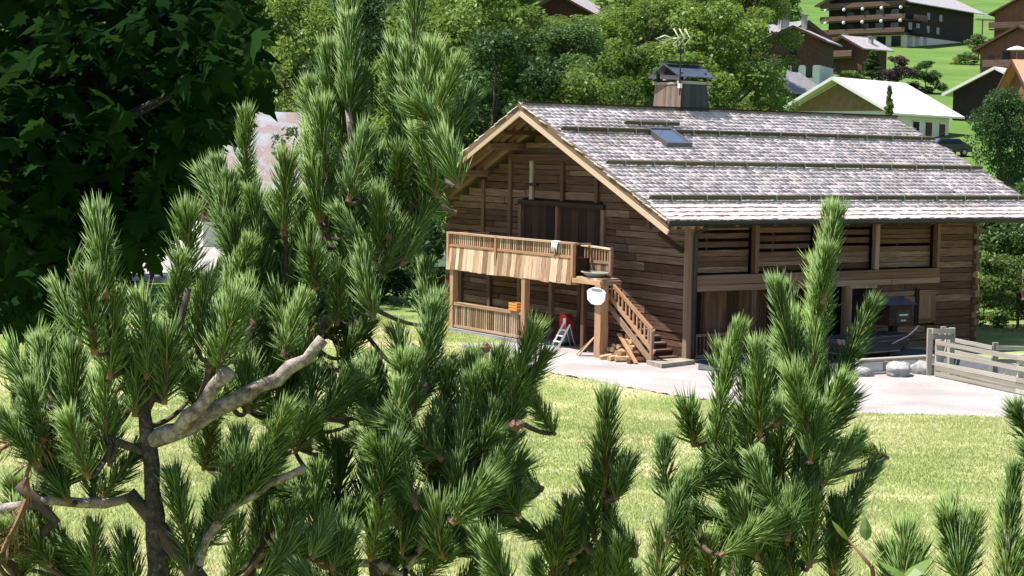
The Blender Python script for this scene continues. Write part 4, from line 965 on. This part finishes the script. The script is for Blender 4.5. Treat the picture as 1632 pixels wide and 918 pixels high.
for pts in ([(-330, 420, 7.2), (-100, 300, 6.9), (60, 180, 6.6), (200, 40, 6.5)], [(-330, 350, 7.2), (0, 260, 6.8), (150, 130, 6.3), (260, 20, 6.1)], [(-330, 500, 7.2), (-100, 430, 6.6), (40, 400, 6.2), (120, 440, 6.0)], [(-200, 260, 7), (0, 240, 6.2), (160, 210, 5.9), (330, 120, 5.8)]):
    tube('branch', maple, 'bark_trunk', [at(*p)-mo for p in pts], [.05, .035, .022, .008], 6)
# hull of the crown: (px, py, depth, radius px, count) in view, and the wide crown above and to the left
cl = [(60, 60, 150, 130), (200, 40, 150, 130), (310, 40, 110, 70), (120, 170, 150, 150), (260, 150, 120, 90), (340, 120, 80, 40), (40, 300, 130, 120), (170, 290, 100, 80), (200, 360, 70, 40), (30, 420, 100, 80), (120, 400, 80, 40), (60, 500, 50, 18), (370, 60, 40, 12), (360, 190, 35, 10), (100, 250, 130, 100), (10, 180, 120, 90), (240, 230, 90, 50), (290, 250, 60, 22), (220, 300, 90, 40)]
pos = []
for (px, py, rp, n_) in cl:
    for i in range(int(n_*2.1)):
        a = random.uniform(0, 6.28); q = rp*math.sqrt(random.random()); pos.append(at(px+q*math.cos(a), py+q*math.sin(a)*.9, random.uniform(5.6, 8.0)))
for i in range(5200):
    c = random.choice(((-2.6, 7.2, 8.6, 1.9), (-3.6, 7.4, 7.6, 2.0), (-1.9, 7.0, 8.3, 1.3), (-4.4, 7.2, 9.2, 2.2), (-3.0, 7.5, 6.6, 1.5), (-2.2, 7.4, 7.6, 1.4)))
    d = rand_unit(1)[0]*c[3]*random.random()**.4; pos.append(Vector((c[0]+d[0], c[1]+d[1]*.62, c[2]+d[2])))
def seen(p):
    q = p-CAM; z = q.dot(fwd); return 816+F_PX*q.dot(right)/z, 459+F_PX*q.dot(down)/z
frame = []
rest = []
for p in pos:
    x, y = seen(p)
    (frame if -20 < x < 440 and -20 < y < 560 else rest).append(p)
frame.sort(key=lambda p: p.y)
def leaf_mx(p):
    s = random.uniform(.09, .15); e = Euler((random.uniform(-.5, .9)-1.0, random.uniform(-.6, .6), random.uniform(0, 6.28)))
    return Matrix.Translation(p-mo) @ e.to_matrix().to_4x4() @ Matrix.Scale(s, 4)
for p in frame[:300]:
    o = link('leaf', random.choice(leaf_me), maple); o.matrix_basis = leaf_mx(p)
V_ = np.empty((len(pos)-300, kk+1, 3))
for i, p in enumerate(frame[300:]+rest):
    mm = np.array(leaf_mx(p)); V_[i] = mvn @ mm[:3, :3].T+mm[:3, 3]
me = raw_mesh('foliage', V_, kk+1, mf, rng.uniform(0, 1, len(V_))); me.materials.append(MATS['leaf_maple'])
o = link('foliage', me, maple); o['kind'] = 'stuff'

# ------------------------------------------------------------------ foreground mountain pines
random.seed(17)
def shoot_mesh(seed, ln, nl, dens, curve, spread=1.0, dead=False):
    """a needle-clad shoot along +z, base at the origin; needles nl long"""
    r = np.random.default_rng(seed)
    n_ = int(dens*ln); t = np.sort(r.uniform(0.0, 1, n_)); t = np.concatenate([t, r.uniform(.93, 1, int(dens*.02))]); n_ = len(t)
    ax = np.stack([curve*(t**2)*ln, 0*t, t*ln], 1); tan = np.stack([2*curve*t, 0*t, np.ones(n_)], 1); tan /= np.linalg.norm(tan, axis=1)[:, None]
    phi = r.uniform(0, 2*np.pi, n_); rad = np.stack([np.cos(phi), np.sin(phi), 0*phi], 1)
    rad -= tan*(rad*tan).sum(1)[:, None]; rad /= np.linalg.norm(rad, axis=1)[:, None]
    ang = np.radians(np.clip(44-22*t+r.normal(0, 8, n_), 8, 85))*spread
    d = tan*np.cos(ang)[:, None]+rad*np.sin(ang)[:, None]
    L = nl*(.72+.36*r.uniform(0, 1, n_))*(1-.28*(t > .96))
    side = np.cross(d, r.normal(size=(n_, 3))); side /= np.linalg.norm(side, axis=1)[:, None]; oth = np.cross(d, side)
    w = .0010
    # bends toward the tip direction
    p0 = ax+rad*.003; p1 = p0+d*L[:, None]*.5; d2 = d*.86+tan*.28; d2 /= np.linalg.norm(d2, axis=1)[:, None]; p2 = p1+d2*L[:, None]*.5
    def tri(p, s): return [p+side*w*s, p+(-.5*side+.87*oth)*w*s, p+(-.5*side-.87*oth)*w*s]
    V_ = np.stack(tri(p0, 1)+tri(p1, .95)+[p2], 1)
    F4 = [(0, 1, 4), (0, 4, 3), (1, 2, 5), (1, 5, 4), (2, 0, 3), (2, 3, 5), (3, 4, 6), (4, 5, 6), (5, 3, 6)]
    me = raw_mesh('shoot', V_, 7, F4, np.clip(r.normal(.5, .25, n_)+.2*(t-.5), 0, 1))
    me.materials.append(MATS['needle_dead' if dead else 'needle']); me.materials.append(MATS['twig'])
    # stem and bud
    import bmesh
    bm = bmesh.new(); bm.from_mesh(me); lay = bm.faces.layers.float.get('tint')
    tt = np.linspace(-.04, 1.0, 6); pts = [(curve*max(q, 0)**2*ln, 0, q*ln) for q in tt]+[(curve*ln, 0, ln+.010), (curve*ln, 0, ln+.017)]
    sv, sf = tube_data(pts, [.0048, .0045, .004, .0036, .0032, .003, .0034, .0008], 6)
    bv = [bm.verts.new(p) for p in sv]
    for q in sf:
        fc = bm.faces.new([bv[i] for i in q]); fc.material_index = 1
    bm.to_mesh(me); bm.free(); return me
LENS = [.06, .10, .15, .21, .28, .36]
SHOOTS = {}
for i, ln in enumerate(LENS):
    SHOOTS[i] = [shoot_mesh(1000+i*10+k, ln, .049, 2200, c, sp) for k, (c, sp) in enumerate(((.0, 1), (.12, .9), (-.10, 1.12)))]
DEAD = [shoot_mesh(1500, .08, .06, 260, .1, 1.1, True)]
def add_shoot(tree_o, p0, p1, dead=False, jit=.06):
    d = p1-p0; ln = d.length
    if not dead: ln = max(.05, ln-.016); d = d.normalized()*ln
    i = min(range(len(LENS)), key=lambda q: abs(math.log(LENS[q]/ln)))
    me = random.choice(SHOOTS[i]) if not dead else DEAD[0]
    base_ln = LENS[i] if not dead else .08
    q = d.to_track_quat('Z', 'X'); z = ln/base_ln; s = min(1.15, max(.85, z))*random.uniform(.94, 1.06)
    o = link('shoot' if not dead else 'withered_shoot', me, tree_o)
    o.matrix_basis = Matrix.Translation(p0-tree_o.location) @ q.to_matrix().to_4x4() @ Matrix.Rotation(random.uniform(0, 6.28), 4, 'Z') @ Matrix.Diagonal((s, s, z, 1))
    return o
def pine(name, label, bpx, depth, branches, shoots, sprinkle=0, pale=(1, 2, 4, 7)):
    X = at(bpx, 900, depth).x; z = terrain(X, depth)
    t = thing(name, label, 'pine', (X, depth, z), 0, 'young mountain pines in the foreground')
    o0 = t.location
    segs = []; twigs = []
    def twig_to(p, d):
        best = None
        for a, b2 in segs:
            ab = b2-a; q = max(0, min(1, (p-a).dot(ab)/ab.length_squared)); c = a.lerp(b2, q); e = (c-p).length
            if best is None or e < best[0]: best = (e, c)
        if best and best[0] > .006:
            c = best[1]; m_ = c.lerp(p, .55)-d*min(.04, best[0]*.3)-Vector((0, 0, best[0]*.12))
            cp = p-d*min(.04, best[0]*.45); cp = cp.lerp(c, .4)
            bz = [c*((1-q)**2)+cp*(2*q*(1-q))+p*q*q-o0 for q in (0, .17, .34, .5, .67, .84, 1)]+[p+d*.02-o0]
            twigs.append(tube_data(bz, [.0046, .0044, .0042, .004, .0038, .0037, .0036, .0034], 6))
    for k, (pts, r0, r1) in enumerate(branches):
        W_ = [at(p[0], p[1], depth+(p[2] if len(p) > 2 else 0)) for p in pts]
        if k == 0: W_ = [Vector((X, depth, z-.1)), Vector((X*.6+W_[0].x*.4, depth, z+(W_[0].z-z)*.5))]+W_
        mid = []                                # round off the polyline
        for a, b2 in zip(W_[:-1], W_[1:]):
            for q in (0, .5): mid.append(a.lerp(b2, q)+Vector((random.uniform(-1, 1), random.uniform(-1, 1), random.uniform(-1, 1)))*.003)
        mid.append(W_[-1]); n_ = len(mid); sc = depth/F_PX
        rr = [(r0+(r1-r0)*i/(n_-1))*sc*(1+.12*math.sin(i*2.1)) for i in range(n_)]
        tube('trunk' if k == 0 else 'branch', t, 'bark_trunk' if k == 0 else ('bark' if k in pale else 'bark_dark'), [p-o0 for p in mid], rr, 8)
        segs += [(a, b2) for a, b2 in zip(W_[:-1], W_[1:])][(2 if k == 0 else 0):]
    for s in shoots:
        tx, ty, bx_, by_ = s[:4]; dd = s[4] if len(s) > 4 else random.uniform(-.10, .10); lean = s[5] if len(s) > 5 else random.uniform(-.05, .05)
        pb, pt = at(bx_, by_, depth+dd), at(tx, ty, depth+dd+lean); add_shoot(t, pb, pt); twig_to(pb, (pt-pb).normalized())
    for _ in range(sprinkle):                   # side shoots and whorls along the branches
        a, b2 = random.choice(segs if len(branches) < 11 else segs[16:]); q = random.random(); p = a.lerp(b2, q)
        d = (b2-a).normalized()*.5+Vector((random.gauss(0, .35), random.gauss(0, .45), random.gauss(.75, .3))); d.normalize()
        add_shoot(t, p, p+d*random.choice((.08, .11, .14, .17)))
    if twigs: poly('twigs', t, 'bark_dark', *join(twigs), smooth=True)['kind'] = 'stuff'
    return t
def rs(cx, cy, n_, sx, sy, ln=90, tilt=.5, up=1):
    """n shoots with tips scattered round a pixel spot"""
    out = []
    for _ in range(int(n_*.8)):
        x = random.gauss(cx, sx); y = random.gauss(cy, sy); a = random.gauss(0, tilt); k = ln*random.uniform(.7, 1.3)
        out.append((x, y, x-math.sin(a)*k, y+math.cos(a)*k*up, random.uniform(-.25, .3)))
    return out
# left pine with the sawn stubs
P1 = [(160, 335, 168, 470), (135, 440, 150, 560), (195, 470, 175, 600), (313, 335, 295, 460), (285, 400, 275, 540), (240, 470, 235, 600), (60, 540, 85, 650), (110, 560, 120, 680), (110, 655, 140, 760), (40, 610, 70, 700), (60, 730, 110, 800), (330, 440, 315, 560), (370, 470, 350, 590), (225, 540, 215, 660), (150, 600, 165, 720), (0, 660, 60, 740), (20, 830, 80, 900), (180, 640, 175, 740), (270, 520, 262, 640), (90, 850, 130, 930), (150, 830, 150, 930), (200, 860, 210, 950), (260, 840, 270, 940), (20, 560, 60, 640), (140, 700, 150, 800)]
P1 += [q[:4]+(abs(q[4])+.06,) for q in rs(170, 545, 14, 60, 50, 90)+rs(310, 500, 10, 45, 45, 90)+rs(80, 640, 12, 50, 50, 80, .6)+rs(110, 880, 12, 80, 35, 80, .6)+rs(50, 800, 5, 30, 40, 70, .8)]
t = pine('mountain_pine', 'left pine with pale sawn branch stubs on its trunk', 245, 2.6, [
    ([(248, 960), (248, 860), (243, 780), (238, 700), (228, 620), (215, 560)], 21, 9),
    ([(238, 705), (300, 680), (390, 632), (440, 604), (490, 570), (515, 540)], 15, 9), ([(285, 684, -.02), (320, 645, -.04), (364, 592, -.06)], 12, 11),
    ([(330, 940), (290, 890), (255, 845), (205, 785)], 16, 12), ([(-30, 818), (80, 800), (170, 800), (215, 790)], 9, 8), ([(30, 770), (90, 830), (30, 880), (-20, 900)], 10, 8),
    ([(35, 700), (80, 750), (110, 775)], 5, 6), ([(300, 925), (330, 860), (380, 800), (430, 770), (485, 745)], 9, 6), ([(228, 620), (190, 560), (165, 470)], 8, 5), ([(232, 650), (270, 560), (300, 460)], 8, 5), ([(238, 720), (150, 690), (85, 650)], 7, 4), ([(300, 680), (330, 600), (345, 540)], 6, 4)], P1, 26)
for (x, y, bx_, by_) in ((5, 720, 45, 690), (45, 760, 60, 690), (15, 870, 40, 800)): add_shoot(t, at(bx_, by_, 2.55), at(x, y, 2.5), True)
# central tall pine
P2 = [(560, -85, 556, 175), (660, -85, 660, 190), (692, 72, 672, 190), (732, 98, 690, 200), (626, 72, 632, 190), (524, 72, 530, 190), (586, 108, 560, 200), (513, 162, 517, 280), (572, 178, 566, 300), (733, 178, 690, 300), (700, 130, 672, 260), (640, 150, 640, 280), (390, 170, 393, 300), (458, 248, 452, 370), (345, 250, 370, 380), (400, 300, 420, 450), (355, 370, 375, 500), (480, 300, 470, 420), (525, 260, 522, 380), (600, 240, 600, 350), (660, 230, 640, 350), (700, 260, 660, 380), (680, 330, 640, 420), (640, 350, 610, 440), (560, 400, 560, 520), (500, 430, 490, 540), (450, 420, 450, 540), (570, 470, 545, 570), (590, 510, 540, 590), (420, 480, 415, 590), (380, 520, 390, 620), (550, 330, 555, 430), (580, 380, 585, 480), (610, 300, 605, 400), (485, 195, 505, 300), (540, 140, 545, 250)]
P2 += rs(420, 430, 16, 45, 50, 100)+rs(540, 330, 16, 60, 60, 95)+rs(640, 270, 12, 45, 50, 90)+rs(470, 500, 18, 70, 40, 90, .7)+rs(380, 340, 6, 15, 40, 100)+rs(510, 600, 6, 35, 25, 80, .8)+rs(430, 640, 6, 30, 25, 80, .8)+rs(330, 700, 5, 20, 40, 80, .8)
pine('mountain_pine', 'tallest central pine with two leaders running out of the top', 440, 3.0, [
    ([(395, 960), (405, 850), (430, 740), (450, 640), (480, 560), (500, 430)], 13, 8),
    ([(500, 440), (525, 326), (517, 240), (515, 200)], 8, 4), ([(480, 560), (560, 470), (603, 401), (608, 368), (568, 281), (555, 170)], 9, 5), ([(608, 368), (650, 260), (660, 180)], 8, 5), ([(650, 270), (690, 200), (715, 150)], 5, 3), ([(450, 640), (430, 520), (410, 420), (395, 300)], 8, 5), ([(430, 520), (455, 430), (455, 370)], 5, 3), ([(608, 380), (660, 330), (700, 260)], 5, 3), ([(420, 480), (375, 420), (350, 360)], 5, 3)], P2, 34)
# pine in front of the lawn, cones on it
P3 = [(715, 470, 682, 610), (585, 578, 590, 690), (735, 583, 695, 720), (775, 553, 766, 690), (842, 597, 812, 668), (800, 715, 762, 805), (842, 778, 775, 850), (545, 705, 535, 830), (612, 572, 612, 690), (650, 605, 625, 700), (500, 650, 470, 720), (655, 560, 660, 660), (700, 700, 690, 790), (640, 700, 625, 800), (590, 720, 570, 820), (420, 755, 412, 900), (470, 790, 455, 900), (620, 800, 590, 890), (680, 800, 640, 880), (740, 790, 690, 860), (780, 820, 720, 890), (560, 800, 520, 900), (510, 740, 500, 860), (380, 820, 370, 920), (830, 730, 780, 800), (750, 640, 730, 740), (800, 640, 770, 730), (700, 640, 680, 740), (560, 590, 590, 680), (640, 880, 600, 950), (720, 870, 660, 940), (780, 880, 720, 950), (480, 860, 470, 950), (540, 870, 530, 960)]
P3 += rs(680, 720, 16, 60, 50, 95)+rs(620, 830, 18, 90, 40, 90, .8)+rs(750, 770, 12, 40, 50, 90, .7)+rs(460, 850, 12, 60, 30, 90, .7)+rs(590, 660, 8, 30, 40, 85)+rs(780, 610, 5, 25, 25, 80)
t = pine('mountain_pine', 'pine below the balcony with a purple-brown cone on its right', 640, 2.8, [
    ([(600, 970), (600, 900), (590, 830), (600, 735), (640, 670), (682, 610)], 14, 8), ([(600, 735), (590, 690), (587, 640)], 8, 4), ([(600, 900), (640, 915), (672, 872), (700, 800), (720, 740), (735, 680)], 9, 5), ([(700, 800), (750, 740), (766, 690)], 6, 4), ([(750, 740), (800, 690), (815, 665)], 4, 3), ([(700, 810), (760, 800), (800, 760)], 5, 3), ([(590, 830), (545, 820), (538, 780)], 6, 4), ([(600, 900), (480, 890), (430, 850)], 7, 4), ([(672, 872), (740, 850), (790, 810)], 5, 3)], P3, 26)
def cone(t, px, py, Y, h, r):
    v, f = [], []
    for j in range(7):
        q = j/6; rr = r*math.sin(math.pi*(.16+.8*q))*(1 if j % 2 else .86)
        for i in range(10): 
            a = 2*math.pi*(i+.5*(j % 2))/10; k = rr*(1.12 if i % 2 else .92); v.append((k*math.cos(a), k*math.sin(a), h*q))
    for j in range(6):
        for i in range(10): f.append((j*10+i, j*10+(i+1) % 10, (j+1)*10+(i+1) % 10, (j+1)*10+i))
    f += [tuple(range(10))[::-1], tuple(60+i for i in range(10))]
    o = poly('cone', t, 'cone_brown', v, f); o.location = at(px, py, Y)-t.location; return o
cone(t, 813, 680, 2.7, .022, .010).rotation_euler = (0, 1.3, 0); cone(t, 775, 562, 2.7, .017, .0075); cone(t, 824, 678, 2.69, .015, .008).rotation_euler = (.5, 1.1, 0)
# right-hand pine
P4 = [(1325, 322, 1292, 640), (1322, 330, 1312, 480, -.03), (1318, 400, 1300, 540, .04), (1312, 500, 1290, 640, -.04), (1394, 478, 1335, 610), (1156, 512, 1140, 720), (1206, 545, 1212, 690), (1264, 450, 1272, 580), (1376, 688, 1310, 772), (1095, 645, 1106, 708), (1048, 698, 1064, 800), (1195, 718, 1190, 850), (1115, 748, 1110, 890), (1325, 795, 1332, 930), (1050, 852, 1050, 930), (1240, 640, 1245, 760), (1282, 560, 1275, 680), (1255, 540, 1265, 650), (1340, 640, 1290, 740), (1180, 600, 1195, 720), (1230, 700, 1230, 800), (1165, 660, 1165, 770), (1140, 700, 1150, 800), (1290, 700, 1270, 820), (1210, 780, 1210, 890), (1160, 800, 1170, 910), (1260, 800, 1255, 910), (1300, 780, 1290, 900), (1080, 800, 1090, 900), (1230, 850, 1230, 950), (1130, 850, 1130, 950), (1185, 860, 1180, 950), (1350, 600, 1300, 700)]
P4 += rs(1210, 720, 12, 45, 50, 95)+rs(1280, 720, 10, 35, 60, 95, .6)+rs(1180, 830, 14, 60, 40, 95, .6)+rs(1120, 780, 6, 40, 40, 90)+rs(1270, 850, 6, 40, 30, 90)
pine('mountain_pine', 'right-hand pine whose tall tip crosses the chalet eave', 1220, 2.9, [
    ([(1235, 970), (1240, 880), (1262, 780), (1272, 700), (1292, 620), (1305, 500), (1318, 420)], 10, 4), ([(1262, 780), (1225, 720), (1212, 660), (1208, 620)], 6, 3), ([(1225, 740), (1160, 720), (1142, 680), (1150, 600)], 6, 3), ([(1272, 720), (1310, 680), (1340, 600)], 6, 3), ([(1262, 790), (1320, 760)], 5, 3), ([(1240, 880), (1190, 850), (1190, 780)], 6, 3), ([(1190, 870), (1110, 850), (1064, 800)], 5, 3), ([(1240, 900), (1320, 890), (1332, 850)], 4, 3), ([(1275, 690), (1268, 600), (1266, 520)], 5, 3)], P4, 14)
P5 = [(966, 628, 966, 785), (1003, 728, 982, 795), (982, 795, 970, 930), (880, 840, 884, 940), (932, 760, 948, 860), (915, 840, 925, 940), (950, 700, 960, 800), (960, 860, 955, 950), (900, 880, 910, 960), (990, 860, 985, 950), (930, 820, 940, 920), (860, 890, 870, 960)]+rs(950, 860, 6, 30, 30, 90)
pine('mountain_pine', 'small pine standing alone left of the right-hand pine', 955, 3.0, [([(960, 980), (958, 900), (966, 790), (967, 700)], 7, 3), ([(960, 900), (930, 870), (905, 900)], 5, 3), ([(966, 800), (990, 780)], 4, 3)], P5, 6)
pine('mountain_pine', 'short pine tip with wide needles at the bottom right', 1440, 2.7, [([(1442, 980), (1441, 930), (1440, 900)], 6, 4)], [(1441, 842, 1440, 935), (1420, 870, 1432, 950), (1465, 872, 1450, 950), (1440, 870, 1440, 960)], 0)
pine('mountain_pine', 'single pine tip second from the bottom right corner', 1530, 2.7, [([(1532, 990), (1531, 920), (1530, 880)], 6, 4)], [(1530, 798, 1530, 915), (1508, 815, 1524, 920), (1554, 815, 1538, 920), (1530, 840, 1531, 930)], 0)
pine('mountain_pine', 'slender upright pine tip in the bottom right corner', 1605, 2.8, [([(1606, 990), (1606, 920), (1605, 850)], 6, 4)], [(1605, 742, 1605, 940), (1635, 860, 1628, 950), (1606, 800, 1607, 960)], 0)
pine('mountain_pine', 'pine twig entering at the right edge above the corner tip', 1690, 2.8, [([(1690, 960), (1680, 850), (1660, 780), (1645, 720)], 6, 3)], [(1624, 640, 1650, 730), (1640, 700, 1665, 780), (1660, 660, 1672, 760), (1690, 740, 1690, 840)], 0)
# sapling with pale leaves at the bottom
t = thing('sapling', 'pale green broad-leaved sapling among the pine tips at the bottom', 'sapling', (at(1400, 900, 2.4).x, 2.4, terrain(at(1400, 900, 2.4).x, 2.4)))
o0 = t.location
tube('stem', t, 'twig', [Vector((0, 0, -.05)), at(1398, 960, 2.4)-o0, at(1390, 905, 2.4)-o0, at(1352, 860, 2.4)-o0], [.006, .005, .003, .0015], 6)
lv = [(0, 0, 0)]; ol = [(0, 0), (.20, .18), (.27, .42), (.16, .75), (0, 1)]
ol = ol+[(-x, y) for x, y in ol[-2:0:-1]]; lm = mesh('leaf', [(0, .45, .04)]+[(x, y, -.12*abs(x)-.1*y*y) for x, y in ol], [(0, i+1, (i+1) % len(ol)+1) for i in range(len(ol))]); lm.materials.append(MATS['leaf_sapling'])
for (px, py, s, e) in ((1352, 862, .055, (1.0, .2, 1.9)), (1380, 862, .05, (1.2, .1, .1)), (1455, 930, .09, (.5, .1, .9)), (1440, 925, .08, (.6, 0, -1.1)), (1385, 905, .05, (1.0, 0, -1.9)), (1410, 945, .07, (.7, .2, 1.6))):
    o = link('leaf', lm, t); o.matrix_basis = Matrix.Translation(at(px, py, 2.4)-o0) @ Euler(e).to_matrix().to_4x4() @ Matrix.Scale(s*.72, 4)

# ------------------------------------------------------------------ grass blades on the lawn
rng = np.random.default_rng(4)
n_ = 330000
Yg = 8+(rng.random(n_)**1.25)*56; Xg = rng.uniform(-.325, .325, n_)*Yg
poly_path = np.array([tuple(ground0(*p))[:2] for p in path])
def inside(px_, py_, P_):
    c = np.zeros(len(px_), bool); k = len(P_)
    for i in range(k):
        x1, y1 = P_[i]; x2, y2 = P_[(i+1) % k]
        with np.errstate(divide='ignore', invalid='ignore'):
            hit = ((y1 > py_) != (y2 > py_)) & (px_ < (x2-x1)*(py_-y1)/(y2-y1)+x1)
        c ^= hit
    return c
lx = (Xg-ORG.x)*UX.x+(Yg-ORG.y)*UX.y; ly = (Xg-ORG.x)*UY.x+(Yg-ORG.y)*UY.y
keep = ~inside(Xg+rng.normal(0, .22, n_), Yg+rng.normal(0, .22, n_), poly_path) & ~((lx > -1.4) & (lx < 16) & (ly > -5) & (ly < 15))
Xg, Yg = Xg[keep], Yg[keep]; Zg = np.array([terrain(a, b2) for a, b2 in zip(Xg, Yg)])
n_ = len(Xg); a = rng.uniform(0, 6.283, n_); h = rng.uniform(.02, .05, n_)*(1+.010*Yg); w = .0028+.00028*Yg
lean = rng.normal(0, .6, (n_, 2))
B0 = np.stack([Xg, Yg, Zg-.005], 1); s = np.stack([np.cos(a)*w, np.sin(a)*w, 0*a], 1)
tip = B0+np.stack([lean[:, 0]*h, lean[:, 1]*h, h], 1)
# tone follows the dry swathes left by the mower
sw = np.sin(Yg*1.15+.25*Xg+2.6*np.sin(Xg*.33+Yg*.21)+1.5*np.sin(Xg*.71-Yg*.37))*.22+np.sin(Yg*.42-Xg*.31+2+np.sin(Xg*.5))*.45+.3*np.sin(Xg*1.3+3*np.sin(Yg*.6))
pt = np.sin(Xg*.27+1.7*np.sin(Yg*.13+1))+np.sin(Yg*.24+1.3*np.sin(Xg*.19)+4)
tint = np.clip(.42+.22*sw+.16*pt+rng.normal(0, .13, n_), 0, 1)
me = raw_mesh('lawn_grass', np.stack([B0-s, B0+s, tip], 1), 3, [(0, 1, 2)], tint); me.materials.append(MATS['grass_blade'])
o = link('lawn_grass', me); o['kind'] = 'stuff'; o['label'] = 'short mown lawn grass with dry clippings'; o['category'] = 'grass'
bpy.context.view_layer.update()
